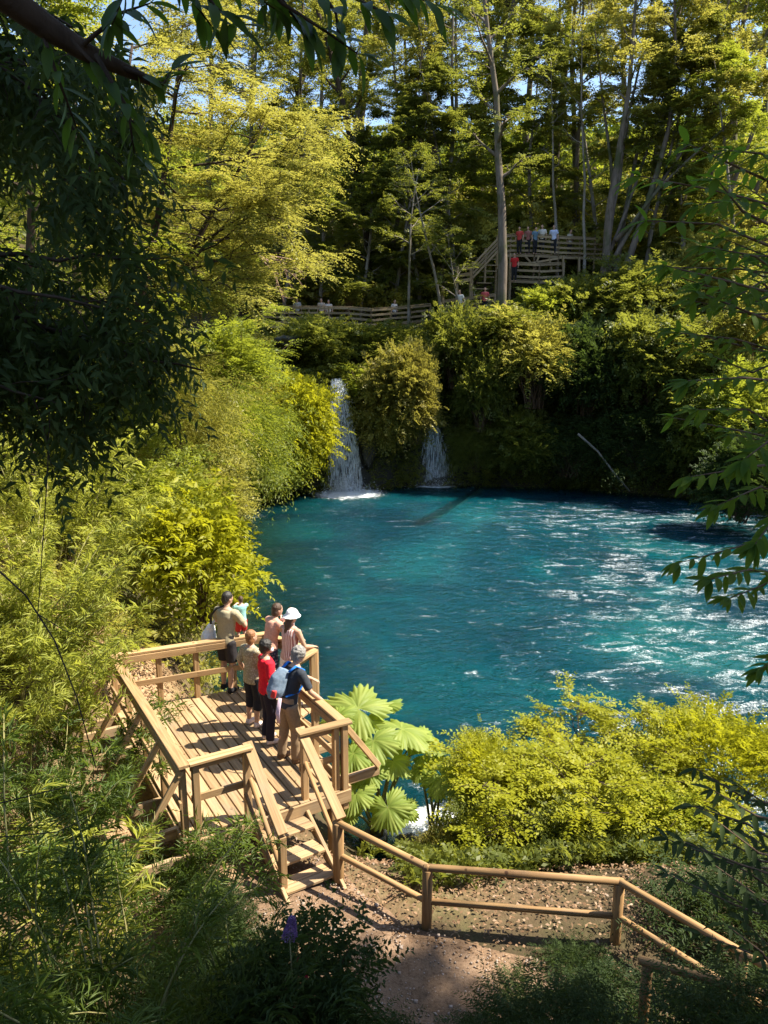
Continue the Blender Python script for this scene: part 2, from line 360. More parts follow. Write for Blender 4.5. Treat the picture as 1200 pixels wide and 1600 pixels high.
def water_mat():
    m, n, l = nt('pool_water')
    ge = node(n, 'ShaderNodeNewGeometry')
    mp = node(n, 'ShaderNodeMapping'); mp.inputs['Scale'].default_value = (1.0, 1.35, 1); mp.inputs['Rotation'].default_value = (0, 0, .35); l.new(ge.outputs['Position'], mp.inputs[0])
    n1 = node(n, 'ShaderNodeTexNoise', i={'Scale': 2.1, 'Detail': 4, 'Roughness': .6, 'Distortion': .5}); l.new(mp.outputs[0], n1.inputs['Vector'])
    n2 = node(n, 'ShaderNodeTexNoise', i={'Scale': 7.5, 'Detail': 3, 'Roughness': .6, 'Distortion': .7}); l.new(mp.outputs[0], n2.inputs['Vector'])
    ad = node(n, 'ShaderNodeMath', operation='MULTIPLY_ADD', i={1: .38}); l.new(n2.outputs[0], ad.inputs[0]); l.new(n1.outputs[0], ad.inputs[2])
    bp = node(n, 'ShaderNodeBump', i={'Strength': 1.0, 'Distance': .22}); l.new(ad.outputs[0], bp.inputs['Height'])
    # body colour of deep clear water
    big = node(n, 'ShaderNodeTexNoise', i={'Scale': .16, 'Detail': 4, 'Roughness': .6, 'Distortion': .9}); l.new(ge.outputs['Position'], big.inputs['Vector'])
    body = ramp(n, [(.28, (.0006, .018, .030)), (.5, (.0008, .038, .053)), (.72, (.002, .080, .086))]); l.new(big.outputs[0], body.inputs[0])
    df = node(n, 'ShaderNodeBsdfDiffuse'); l.new(body.outputs[0], df.inputs[0]); 
    bp2 = node(n, 'ShaderNodeBump', i={'Strength': .6, 'Distance': .15}); l.new(ad.outputs[0], bp2.inputs['Height']); l.new(bp2.outputs[0], df.inputs['Normal'])
    tr = node(n, 'ShaderNodeBsdfTransparent', i={0: (.34, .58, .54, 1)})
    ca = node(n, 'ShaderNodeAttribute', attribute_name='clear')
    mx = node(n, 'ShaderNodeMixShader'); l.new(ca.outputs['Fac'], mx.inputs[0]); l.new(df.outputs[0], mx.inputs[1]); l.new(tr.outputs[0], mx.inputs[2])
    gl = node(n, 'ShaderNodeBsdfGlossy', i={'Roughness': .06}); l.new(bp.outputs[0], gl.inputs['Normal'])
    fr = node(n, 'ShaderNodeFresnel', i={'IOR': 1.333}); l.new(bp.outputs[0], fr.inputs['Normal'])
    m2 = node(n, 'ShaderNodeMixShader'); l.new(fr.outputs[0], m2.inputs[0]); l.new(mx.outputs[0], m2.inputs[1]); l.new(gl.outputs[0], m2.inputs[2])
    # foam flecks
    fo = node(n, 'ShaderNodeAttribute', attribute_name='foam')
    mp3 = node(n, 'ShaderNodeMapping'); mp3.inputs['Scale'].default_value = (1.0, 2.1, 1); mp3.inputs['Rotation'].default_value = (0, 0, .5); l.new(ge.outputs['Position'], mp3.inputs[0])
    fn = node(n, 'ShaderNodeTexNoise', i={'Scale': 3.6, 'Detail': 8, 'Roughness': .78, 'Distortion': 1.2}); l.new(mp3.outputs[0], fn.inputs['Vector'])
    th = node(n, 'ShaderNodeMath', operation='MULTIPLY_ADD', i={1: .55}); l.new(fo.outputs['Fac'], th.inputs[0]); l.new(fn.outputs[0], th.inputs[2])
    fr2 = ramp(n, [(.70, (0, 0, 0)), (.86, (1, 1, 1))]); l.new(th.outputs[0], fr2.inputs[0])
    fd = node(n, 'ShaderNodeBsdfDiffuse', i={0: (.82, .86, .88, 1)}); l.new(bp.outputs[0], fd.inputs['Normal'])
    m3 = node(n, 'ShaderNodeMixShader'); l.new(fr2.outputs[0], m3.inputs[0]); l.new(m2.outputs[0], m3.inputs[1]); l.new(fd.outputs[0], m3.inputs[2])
    # sun glints painted on the chop as thin ragged lines of white
    sa = node(n, 'ShaderNodeAttribute', attribute_name='painted_glint')
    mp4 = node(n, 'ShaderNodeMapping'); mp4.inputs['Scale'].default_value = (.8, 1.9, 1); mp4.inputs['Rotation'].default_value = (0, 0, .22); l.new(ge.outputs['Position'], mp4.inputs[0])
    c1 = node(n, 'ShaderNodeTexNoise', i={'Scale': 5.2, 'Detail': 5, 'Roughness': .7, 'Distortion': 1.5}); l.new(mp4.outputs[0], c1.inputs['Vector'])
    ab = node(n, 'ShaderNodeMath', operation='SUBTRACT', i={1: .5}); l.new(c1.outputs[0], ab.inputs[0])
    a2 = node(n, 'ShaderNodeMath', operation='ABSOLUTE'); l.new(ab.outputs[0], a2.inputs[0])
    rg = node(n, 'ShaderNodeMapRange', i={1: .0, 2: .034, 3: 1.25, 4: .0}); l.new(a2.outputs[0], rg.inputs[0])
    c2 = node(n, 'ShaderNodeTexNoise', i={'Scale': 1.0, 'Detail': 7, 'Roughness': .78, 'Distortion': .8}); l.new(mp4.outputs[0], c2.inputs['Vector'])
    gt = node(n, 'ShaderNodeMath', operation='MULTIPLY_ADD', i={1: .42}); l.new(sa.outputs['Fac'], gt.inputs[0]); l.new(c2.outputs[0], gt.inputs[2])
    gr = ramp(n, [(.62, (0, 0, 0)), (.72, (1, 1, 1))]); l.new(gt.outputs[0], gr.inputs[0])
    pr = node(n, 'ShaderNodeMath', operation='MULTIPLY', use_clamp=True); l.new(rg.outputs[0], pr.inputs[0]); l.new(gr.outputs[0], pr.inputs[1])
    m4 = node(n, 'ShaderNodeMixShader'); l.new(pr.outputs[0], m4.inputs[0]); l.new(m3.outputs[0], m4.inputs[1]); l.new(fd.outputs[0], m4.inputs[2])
    o = node(n, 'ShaderNodeOutputMaterial'); l.new(m4.outputs[0], o.inputs[0]); return m
wm = qmesh('pool_water', WV, remap[WQ], water_mat(), True, {'foam': foam.ravel()[used], 'clear': clear.ravel()[used], 'painted_glint': painted_glint.ravel()[used]})
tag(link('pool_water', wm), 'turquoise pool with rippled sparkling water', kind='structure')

# ------------------------------------------------------------------ solids
def tube(V, F, pts, rad, sides=8, cap=True):
    """append a tapered tube to quad lists"""
    pts = [Vector(p) for p in pts]; base = len(V); n = len(pts)
    prev = None
    for i, p in enumerate(pts):
        t = (pts[min(i+1, n-1)]-pts[max(i-1, 0)]).normalized()
        if prev is None:
            u = t.cross(Vector((0, 0, 1)));
            if u.length < .05: u = t.cross(Vector((1, 0, 0)))
        else: u = prev-t*prev.dot(t)
        u.normalize(); prev = u; w = t.cross(u); r = rad[i]
        ru, rw = (r if isinstance(r, tuple) else (r, r))
        for k in range(sides):
            a = 2*math.pi*k/sides; V.append(p+u*(ru*math.cos(a))+w*(rw*math.sin(a)))
    for i in range(n-1):
        for k in range(sides):
            a = base+i*sides+k; b = base+i*sides+(k+1) % sides
            F.append((a, b, b+sides, a+sides))
    if cap:
        F.append(tuple(base+k for k in range(sides))[::-1]); F.append(tuple(base+(n-1)*sides+k for k in range(sides)))
def beam_frame(p0, p1, up):
    p0, p1 = Vector(p0), Vector(p1); x = (p1-p0); L = x.length; x.normalize()
    up = Vector(up)
    if abs(x.dot(up)) > .95: up = Vector((.857, .516, 0))
    y = up.cross(x).normalized(); z = x.cross(y)
    m = Matrix(((x.x, y.x, z.x, p0.x), (x.y, y.y, z.y, p0.y), (x.z, y.z, z.z, p0.z), (0, 0, 0, 1)))
    return m, L
def beam(name, p0, p1, w, h, m, parent, up=(0, 0, 1), ch=.006, round_=False, label=None):
    """a timber from p0 to p1 (axis), w across, h along up; chamfered"""
    fr, L = beam_frame(p0, p1, up)
    V, F = [], []
    if round_:
        n = 12; sec = [(w/2*math.cos(2*math.pi*k/n), w/2*math.sin(2*math.pi*k/n)) for k in range(n)]
    else:
        a, b = w/2, h/2; c = min(ch, a*.5, b*.5)
        sec = [(a-c, -b), (a, -b+c), (a, b-c), (a-c, b), (-a+c, b), (-a, b-c), (-a, -b+c), (-a+c, -b)]
    n = len(sec)
    for x, k in ((0, .93), (min(.004, L*.1), 1), (L-min(.004, L*.1), 1), (L, .93)):
        for (y, z) in sec: V.append((x, y*k, z*k))
    for i in range(3):
        for k in range(n): F.append((i*n+k, i*n+(k+1) % n, (i+1)*n+(k+1) % n, (i+1)*n+k))
    F.append(tuple(range(n))[::-1]); F.append(tuple(range(3*n, 4*n)))
    o = link(name, mesh(name, V, F, m, round_), parent)
    o.matrix_basis = Matrix.Translation(-parent.location) @ fr
    if label: o['label'] = label
    return o
# ------------------------------------------------------------------ viewing platform
ZD, ZR = 2.2, 3.2
AX = Vector((.516, -.857, 0)); BX = Vector((.857, .516, 0)); A0 = Vector((-4.40, 11.78, 0))
def dk(a, b, z): 
    p = A0+AX*a+BX*b; return Vector((p.x, p.y, z))
cA, cB, cC, cDp, cD, cG, cE, cF = (0, 0), (3.84, 0), (3.86, .78), (3.88, 1.54), (3.92, 2.14), (1.95, 2.12), (1.50, 2.86), (.34, 2.46)
poly = [cA, cB, cD, cG, cE, cF]
deck = empty('viewing_platform', dk(2, 1.2, 1.4), 0, 'sunlit wooden viewing platform with people at its railing above the pool', 'viewing platform')
pitch, gap = .152, .019
b0 = -.06
while b0 < 2.84:
    def span(b):
        xs = []
        b = min(max(b, .001), 2.85)
        for (a1, b1), (a2, b2) in zip(poly, poly[1:]+poly[:1]):
            if (b1 <= b < b2) or (b2 <= b < b1): xs.append(a1+(a2-a1)*(b-b1)/(b2-b1))
        return (min(xs)-.05, max(xs)+.05)
    w = pitch-gap; l0, h0 = span(b0); l1, h1 = span(b0+w)
    t = .036; j = random.uniform(-.012, .012); zz = ZD+random.uniform(-.002, .002)
    # local frame: x along the board
    V = [(l0+j, 0, -t), (h0+j, 0, -t), (h1+j, w, -t), (l1+j, w, -t), (l0+j, 0, 0), (h0+j, 0, 0), (h1+j, w, 0), (l1+j, w, 0)]
    c = .004
    V += [(l0+j+c, c, c), (h0+j-c, c, c), (h1+j-c, w-c, c), (l1+j+c, w-c, c)]
    F = [(3, 2, 1, 0), (0, 1, 5, 4), (1, 2, 6, 5), (2, 3, 7, 6), (3, 0, 4, 7), (4, 5, 9, 8), (5, 6, 10, 9), (6, 7, 11, 10), (7, 4, 8, 11), (8, 9, 10, 11)]
    o = link('plank', mesh('plank', V, F, M['wood']), deck)
    o.matrix_basis = Matrix.Translation(dk(0, b0, zz-.004)-deck.location) @ Matrix(((AX.x, BX.x, 0, 0), (AX.y, BX.y, 0, 0), (0, 0, 1, 0), (0, 0, 0, 1)))
    b0 += pitch
def dbeam(name, p, q, w, h, m='rail', **k): return beam(name, p, q, w, h, M[m], deck, **k)
# joists under the planks and rim boards
for a in (.45, 1.2, 2.0, 2.8, 3.55):
    bs = 2.05 if a > 1.95 else 2.4
    left = -.68 if a > .3 else -.1
    dbeam('joist', dk(a, left, ZD-.04-.075), dk(a, bs, ZD-.04-.075), .06, .15, 'wood')
dbeam('joist', dk(3.62, 2.05, 2.09), dk(3.62, 2.86, 2.09), .06, .14, 'wood')
dbeam('fascia', dk(3.985, -.06, ZD-.10), dk(3.985, 2.2, ZD-.10), .035, .19, 'wood')
dbeam('fascia', dk(-.06, -.085, ZD-.12), dk(3.9, -.085, ZD-.12), .035, .15, 'wood')
dbeam('fascia', dk(3.9, 2.24, ZD-.11), dk(2.0, 2.22, ZD-.11), .035, .18, 'wood')
# support piles
for a, b in ((.35, .1), (.35, 1.2), (.5, 2.3), (1.5, 2.6), (2.0, .05), (2.0, 1.2), (3.4, .05), (3.5, 1.1), (3.6, 2.1), (2.5, 2.08)):
    g = dk(a, b, 0); dbeam('pile', dk(a, b, hz(g.x, g.y)-.3), dk(a, b, ZD-.19), .13, .13, 'log', round_=True)
# posts: (a,b)
posts_left = [(.03, -.02), (.98, -.02), (1.95, -.02), (2.9, -.02), (3.80, -.02)]
for a, b in posts_left:
    dbeam('post', dk(a, b-.03, ZD-.25), dk(a, b-.03, ZR-.045), .085, .085)
    # raking brace out to the projecting joist
    dbeam('brace', dk(a+.06, b-.05, ZR-.10), dk(a+.06, b-.66, ZD-.06), .04, .085)
dbeam('outrigger', dk(.09, .2, ZD-.115), dk(.09, -.72, ZD-.115), .06, .15, 'wood')
dbeam('outrigger', dk(3.86, .3, ZD-.30), dk(3.86, -.7, ZD-.30), .06, .12, 'wood')
for a, b in ((3.86, .10), (3.87, .76)): dbeam('post', dk(a, b, ZD-.28), dk(a, b, ZR-.045), .085, .085)
for a, b in ((3.88, 1.56), (3.90, 2.02), (3.94, 2.13)): dbeam('post', dk(a, b, ZD-.30), dk(a, b, ZR-.045), .085, .085)
for a, b in ((3.1, 2.10), (2.5, 2.10), (1.95, 2.10), (1.52, 2.83), (.95, 2.66), (.36, 2.44), (.27, 1.9), (.18, 1.27), (.10, .66)):
    dbeam('post', dk(a, b, ZD-.20), dk(a, b, ZR-.045), .085, .085)
dbeam('post', dk(1.50, 2.90, 1.0), dk(1.50, 2.90, ZR-.01), .10, .10, 'log', round_=True)
# right-hand outrigger and its brace
dbeam('brace', dk(3.92, 2.16, ZR-.08), dk(3.66, 2.84, ZD-.02), .04, .085)
dbeam('brace', dk(2.6, 2.14, ZD+.40), dk(2.6, 2.66, ZD-.10), .04, .08)
dbeam('joist', dk(2.6, 2.0, 2.05), dk(2.6, 2.72, 2.05), .06, .13, 'wood')
# top rails: flat cap plus board on edge below it; mid rail
def rail_run(pts, mid=True, capw=.135):
    for (p, q) in zip(pts, pts[1:]):
        P, Q_ = dk(p[0], p[1], 0), dk(q[0], q[1], 0); d = (Q_-P).normalized()
        P2, Q2 = P-d*.03, Q_+d*.03
        e = random.uniform(-.002, .002)
        dbeam('top_rail', Vector((P2.x, P2.y, ZR-.02+e)), Vector((Q2.x, Q2.y, ZR-.02+e)), capw, .04)
        nrm = Vector((d.y, -d.x, 0))
        s = -.058
        dbeam('side_board', Vector((P.x, P.y, ZR-.105))+nrm*s, Vector((Q_.x, Q_.y, ZR-.105))+nrm*s, .032, .115)
        if mid: dbeam('mid_rail', Vector((P.x, P.y, ZD+.45))+nrm*s, Vector((Q_.x, Q_.y, ZD+.45))+nrm*s, .032, .10)
rail_run([(.0, -.05), (3.90, -.05)][::-1])
rail_run([(3.87, .05), (3.88, .80)])
rail_run([(3.90, 1.50), (3.94, 2.2)])
rail_run([(3.90, 2.13), (1.95, 2.11), (1.50, 2.86), (.36, 2.46), (.18, 1.27), (0, 0)][:])

# ------------------------------------------------------------------ stairs down to the path
stairs = empty('stairs', dk(4.4, 1.16, 1.6), 0, 'short wooden staircase between handrails from the platform down to the path', 'stairs')
def sbeam(name, p, q, w, h, m='rail', **k): return beam(name, p, q, w, h, M[m], stairs, **k)
SL, SR = .84, 1.50
for k in range(3):
    a = 4.14+.30*k; z = ZD-.16*(k+1)
    for q in (0, 1): sbeam('tread', dk(a-.065+.138*q, SL, z-.02), dk(a-.065+.138*q, SR, z-.02), .13, .04, 'wood')
    sbeam('riser', dk(a-.15, SL+.03, z-.105), dk(a-.15, SR-.03, z-.105), .025, .13, 'wood')
for b in (SL-.03, SR+.03):   # sloping stringers
    sbeam('stringer', dk(3.98, b, ZD-.16), dk(5.05, b, 1.56), .045, .16, 'wood')
for k in range(3):            # saw-tooth blocks carrying the treads
    a = 4.14+.30*k; z = ZD-.16*(k+1)-.05
    sbeam('cleat', dk(a-.13, SR-.03, z), dk(a+.13, SR-.03, z), .03, .05, 'rail')
sbeam('handrail', dk(3.80, 1.54, ZR+.005), dk(4.92, 1.56, 2.50), .135, .04, 'rail')
sbeam('handrail', dk(3.80, .80, ZR+.005), dk(4.80, .84, 2.47), .135, .04, 'rail')
sbeam('lower_rail', dk(3.9, 1.56, ZD+.55), dk(4.9, 1.57, 1.98), .06, .06, 'log', round_=True)
sbeam('lower_rail', dk(3.9, .79, ZD+.55), dk(4.78, .83, 1.92), .065, .065, 'log', round_=True)
sbeam('lower_rail', dk(3.9, .72, ZD+.36), dk(4.74, .78, 1.78), .055, .055, 'log', round_=True)
sbeam('post', dk(4.76, .84, 1.35), dk(4.76, .84, 2.42), .085, .085, 'rail')
sbeam('post', dk(4.80, .80, 1.55), dk(5.30, .86, 1.62), .07, .07, 'rail')

# ------------------------------------------------------------------ log railing along the path
fence = empty('log_railing', at(668, 1450, z=1.6), 0, 'low railing of round logs between the path and the bright shrub', 'railing')
def fbeam(name, p, q, w, rd=True, m='log', **k): return beam(name, p, q, w, w, M[m], fence, round_=rd, **k)
P1 = at(528, 1288, y=8.38); P2 = at(668, 1358, y=7.62); P3 = at(968, 1380, y=7.40); P4 = at(1160, 1492, y=6.35)
P5 = at(1330, 1585, y=5.5)
FP = [P1, P2, P3, P4, P5]
for i, p in enumerate(FP):
    fbeam('post', Vector((p.x, p.y, hz(p.x, p.y)-.3)), Vector((p.x, p.y, p.z+(.0 if i else .03))), .14 if i == 0 else .12, True, 'log')
for p, q in zip(FP, FP[1:]):
    up = Vector((0, 0, .02))
    fbeam('top_rail', p+up-(q-p)*.02, q+up+(q-p)*.02, .085)
    dz = Vector((0, 0, -.42)); fbeam('lower_rail', p+dz, q+dz, .075)
f2 = empty('near_handrail', at(1090, 1560, y=5.6), 0, 'yellowish log handrail in the dark shrubs at the lower right corner', 'railing')
h0_, h1_ = at(1000, 1500, y=6.1), at(1230, 1563, y=5.3)
beam('rail', h0_, h1_, .085, .085, M['log'], f2, round_=True)
for t in (.06, .55): 
    p = h0_.lerp(h1_, t); beam('post', Vector((p.x, p.y, hz(p.x, p.y)-.2)), Vector((p.x, p.y, p.z-.04)), .10, .10, M['log'], f2, round_=True)

# ------------------------------------------------------------------ far boardwalks
def wbeam(root, name, p, q, w, h, m='oldwood', **k): return beam(name, p, q, w, h, M[m], root, ch=.004, **k)
def fence_run(root, pts, h=1.1, n=4, step=1.35, slat=.13, floor=True, legs=True, width=1.6, seed=1):
    """post-and-slat fence along floor points with the walkway's boards behind it"""
    r = random.Random(seed)
    for p, q in zip(pts, pts[1:]):
        p, q = Vector(p), Vector(q); L = (q-p).length; k = max(1, round(L/step)); d = (q-p)/k
        hd = Vector((d.x, d.y, 0)).normalized(); nrm = Vector((-hd.y, hd.x, 0))
        for i in range(k+1):
            c = p+d*i; g = hz(c.x, c.y)
            bot = min(g-.2, c.z-.2) if legs else c.z-.25
            wbeam(root, 'post', Vector((c.x, c.y, bot)), Vector((c.x, c.y, c.z+h+.05)), .10, .10)
        for i in range(k):
            for s in range(n):
                zz = Vector((0, 0, .16+(h-.2)*s/(n-1)+r.uniform(-.012, .012)))
                a, b = p+d*i+zz-nrm*.065, p+d*(i+1)+zz-nrm*.065
                wbeam(root, 'slat', a+(b-a)*.006, b-(b-a)*.006, .035, slat)
        wbeam(root, 'cap_rail', p+Vector((0, 0, h+.07)), q+Vector((0, 0, h+.07)), .13, .04)
        wbeam(root, 'bearer', p+Vector((0, 0, -.13)), q+Vector((0, 0, -.13)), .07, .16)
        if floor:
            m_ = max(2, int(L/.32)); dd = (q-p)/m_
            for i in range(m_):
                c = p+dd*(i+.5); wbeam(root, 'floor_board', c+nrm*.0, c+nrm*width, dd.length*.95, .035, up=(0, 0, 1))
def fat(px, py, y): return at(px, py, y=y+2)
bw = empty('boardwalk', fat(545, 512, y=48), 0, 'long weathered boardwalk with slatted railing above the main waterfall', 'boardwalk')
fence_run(bw, [fat(412, 507, y=49), fat(452, 508, y=48.2), fat(545, 509, y=48), fat(580, 512, y=48), fat(640, 507, y=48.8), fat(672, 503, y=50)], seed=2)
ld = empty('lower_landing', fat(735, 492, y=46.5), 0, 'small grey landing with slatted railing at the foot of the far stairs', 'landing')
fence_run(ld, [fat(692, 500, y=46.5), fat(772, 490, y=46.5)], seed=3)
wbeam(ld, 'post', fat(692, 520, y=46.4), fat(692, 450, y=46.4), .13, .13)
st = empty('far_stairs', fat(750, 440, y=47.5), 0, 'steep far wooden stairs with slanting railing rising to the upper deck', 'stairs')
for k in range(11):
    t = k/10; c = fat(722+46*t, 488-92*t, y=47+2.2*t); wbeam(st, 'tread', c, c+Vector((.9, .25, 0)), .26, .05)
for s in range(4):
    dz = Vector((0, 0, .25*s+.2)); wbeam(st, 'slat', fat(738, 440, y=47.3)+dz, fat(778, 397, y=48.9)+dz, .04, .12)
for t in (0, .5, 1):
    c = fat(738, 440, y=47.3).lerp(fat(778, 397, y=48.9), t); wbeam(st, 'post', c+Vector((0, .06, -.9)), c+Vector((0, .06, 1.15)), .1, .1)
for s in range(3):
    c = fat(714, 440-9*s, y=46.9); d = fat(735, 437-9*s, y=46.9); wbeam(st, 'board', c, d, .05, .2)
for xx in (714, 735): wbeam(st, 'post', fat(xx, 492, y=47), fat(xx, 416, y=47), .12, .12)
ud = empty('upper_deck', fat(850, 396, y=50), 0, 'upper wooden viewing deck crowded with visitors under the tall trees', 'viewing deck')
fence_run(ud, [fat(776, 399, y=49), fat(797, 396, y=49.6), fat(835, 396, y=49.6), fat(872, 399, y=49.6), fat(905, 400, y=50), fat(952, 402, y=51)], seed=5, width=3.0, step=1.5)
md = empty('middle_landing', fat(840, 430, y=48), 0, 'middle timber landing with cross braces just below the upper deck', 'landing')
fence_run(md, [fat(797, 436, y=48.3), fat(842, 438, y=48.3), fat(880, 436, y=48.8)], h=.95, n=3, seed=6)
for a, b in (((797, 396), (797, 452)), ((820, 400), (838, 420)), ((842, 400), (833, 425)), ((858, 402), (862, 425)), ((880, 400), (880, 450)), ((905, 402), (905, 455)), ((800, 416), (872, 404))):
    wbeam(md, 'brace', fat(*a, y=48.6), fat(*b, y=48.6), .09, .11)
# ------------------------------------------------------------------ vegetation builders
UP = np.array([0, 0, 1.0])
TPL = {
    'q': (np.array([(0, 0, 0), (.42, -.5, .10), (1, 0, -.04), (.42, .5, .10)]), np.array([(0, 1, 2, 3)])),
    'f': (np.array([(0, 0, 0), (.5, 0, -.02), (1, 0, -.16), (.42, -.5, .10), (.42, .5, .10)]), np.array([(0, 3, 2, 1), (0, 1, 2, 4)])),
}
class Cloud:
    def __init__(s): s.a = []
    def add(s, P, D, N, L, W, T): s.a.append((P, D, N, L, W, T))
    def build(s, name, mat, parent=None, tpl='q', as_mesh=False):
        P, D, N, L, W, T = [np.concatenate([x[k] for x in s.a]) for k in range(6)]
        X_ = unit(D); Y_ = unit(np.cross(N, X_)); Z_ = np.cross(X_, Y_)
        tv, tq = TPL[tpl]; n = len(P); k = len(tv)
        V = (P[:, None, :] + L[:, None, None]*tv[None, :, 0, None]*X_[:, None, :] + W[:, None, None]*tv[None, :, 1, None]*Y_[:, None, :]
             + L[:, None, None]*tv[None, :, 2, None]*Z_[:, None, :])
        Qd = (np.arange(n)*k)[:, None, None]+tq[None]
        me = qmesh(name, V.reshape(-1, 3), Qd.reshape(-1, 4), mat, False, {'tone': np.repeat(T, k)})
        return me if as_mesh else link(name, me, parent)
def sprigs(cl, O, D, L, m, ll, lw, r, flat=.6, droop=.25, side=.8, tone=None, hang=0.0):
    """leafy shoots: S origins/directions, m leaves each alternating along the shoot"""
    O = np.asarray(O, float); D = unit(D); n = len(O); L = np.broadcast_to(np.asarray(L, float), (n,))
    lat = np.cross(D, UP); bad = np.linalg.norm(lat, axis=1) < .15
    lat[bad] = np.cross(D[bad], np.array([1., .3, 0]))
    lat = unit(lat); nr = unit(np.cross(lat, D))
    ang = r.normal(0, 1, n)*(1-flat)*1.3
    lat, nr = lat*np.cos(ang)[:, None]+nr*np.sin(ang)[:, None], nr*np.cos(ang)[:, None]-lat*np.sin(ang)[:, None]
    t = (np.arange(m)+.6)/m
    t = np.clip(t[None, :]+r.normal(0, .04, (n, m)), .02, 1.05)
    sg = np.where(np.arange(m) % 2 == 0, 1., -1.)[None, :, None]
    P = O[:, None, :]+D[:, None, :]*(L[:, None]*t)[..., None]
    P[..., 2] -= droop*L[:, None]*t*t
    dd = D[:, None, :]*(1-side*.6)+lat[:, None, :]*sg*side+r.normal(0, .16, (n, m, 3))
    dd[..., 2] -= droop*.5*t+hang
    nn_ = nr[:, None, :]+r.normal(0, .28, (n, m, 3))
    sc = (1.08-.45*t**2)*r.uniform(.75, 1.2, (n, m))
    tone = r.uniform(0, 1, n) if tone is None else tone
    T = np.clip(np.repeat(tone[:, None], m, 1)*.75+r.uniform(0, .25, (n, m)), 0, 1)
    cl.add(P.reshape(-1, 3), dd.reshape(-1, 3), nn_.reshape(-1, 3), (ll*sc).ravel(), (lw*sc).ravel(), T.ravel())

def curve_path(p, d, L, n, r, up=0.0, wob=.15):
    p = np.array(p, float); d = unit(np.array(d, float)); out = [p.copy()]
    for i in range(n):
        d = unit(d+np.array([0, 0, up/n])+r.normal(0, wob/math.sqrt(n), 3)); p = p+d*L/n; out.append(p.copy())
    return np.array(out)
def path_at(pts, t):
    s = t*(len(pts)-1); i = np.minimum(s.astype(int), len(pts)-2); f = (s-i)[:, None]
    return pts[i]*(1-f)+pts[i+1]*f, unit(pts[i+1]-pts[i])

def tree_mesh(seed, H, crown0, R, trunk_r, nl, nsub, nsp, m, ll, lw, bark, leaf, sl_=.8, lean=0.0, limb_up=.5, limb_tilt=.5, droop=.2, flat=.75, shape='dome', stems=None, nseg=9, tone_layers=True, side=.8):
    """a tree at the origin: returns (trunk mesh, crown mesh). Sprays of leaves ride on real branchlets"""
    r = np.random.default_rng(seed); V, F = [], []; cl = Cloud()
    if stems is None: stems = [(np.array([0, 0, -.4]), np.array([lean, 0, 1.0]), H, trunk_r)]
    for (b, dr, h, tr) in stems:
        tp = curve_path(b, dr, h, nseg, r, up=.25, wob=.16)
        rad = [tr*(1.25 if k == 0 else 1)*(1-.86*(k/nseg)**1.1) for k in range(nseg+1)]
        tube(V, F, tp, rad, 9)
        for q in range(nl):
            t = crown0+(1-crown0)*((q+r.uniform(.1, .9))/nl)
            o, td = path_at(tp, np.array([t])); o = o[0]
            u = (t-crown0)/(1-crown0+1e-6)
            prof = {'dome': math.sin(math.pi*(.18+.74*u)), 'umbrella': .45+.6*u if u < .8 else 1.0-.9*(u-.8)/.2, 'cone': 1.05-.9*u, 'column': .8}[shape]
            az = q*2.399+r.uniform(-.5, .5)
            ld = np.array([math.cos(az), math.sin(az), limb_tilt+.9*u*limb_tilt])
            LL = R*prof*r.uniform(.75, 1.15); lp = curve_path(o, ld, LL, 6, r, up=limb_up-1.2*droop, wob=.3)
            lr = max(.012, tr*.34*(1-.6*u)); tube(V, F, lp, [lr*(1-.8*k/6) for k in range(7)], 5, cap=False)
            lt = r.uniform(0, 1)
            for s in range(nsub):
                t2 = .22+.78*(s+r.uniform(0, 1))/nsub
                so, sd = path_at(lp, np.array([t2])); so = so[0]; sd = sd[0]
                az2 = r.choice([-1, 1])*r.uniform(.5, 1.1)
                d2 = np.array([sd[0]*math.cos(az2)-sd[1]*math.sin(az2), sd[0]*math.sin(az2)+sd[1]*math.cos(az2), sd[2]*.5+r.uniform(-.15, .3)])
                SLn = LL*.42*(1.15-.5*t2)*r.uniform(.7, 1.3)+.25; sp = curve_path(so, d2, SLn, 4, r, up=-droop, wob=.3)
                tube(V, F, sp, [lr*.34*(1-.75*k/4)+.004 for k in range(5)], 3, cap=False)
                ts_ = np.sort(r.uniform(.1, 1, nsp)); po, pd = path_at(sp, ts_)
                sg = np.where(r.uniform(size=nsp) < .5, 1, -1)*r.uniform(.3, 1.0, nsp)
                dd = np.stack([pd[:, 0]*np.cos(sg)-pd[:, 1]*np.sin(sg), pd[:, 0]*np.sin(sg)+pd[:, 1]*np.cos(sg), pd[:, 2]*.4+r.normal(0, .14, nsp)], -1)
                sprigs(cl, po+r.normal(0, .05, (nsp, 3)), dd, r.uniform(.6, 1.2, nsp)*sl_, m, ll, lw, r, flat=flat, droop=droop, side=side,
                       tone=np.clip(lt*.5+r.uniform(0, .5, nsp), 0, 1))
    return mesh('trunk', V, F, bark, True), cl.build('crown', leaf, as_mesh=True)

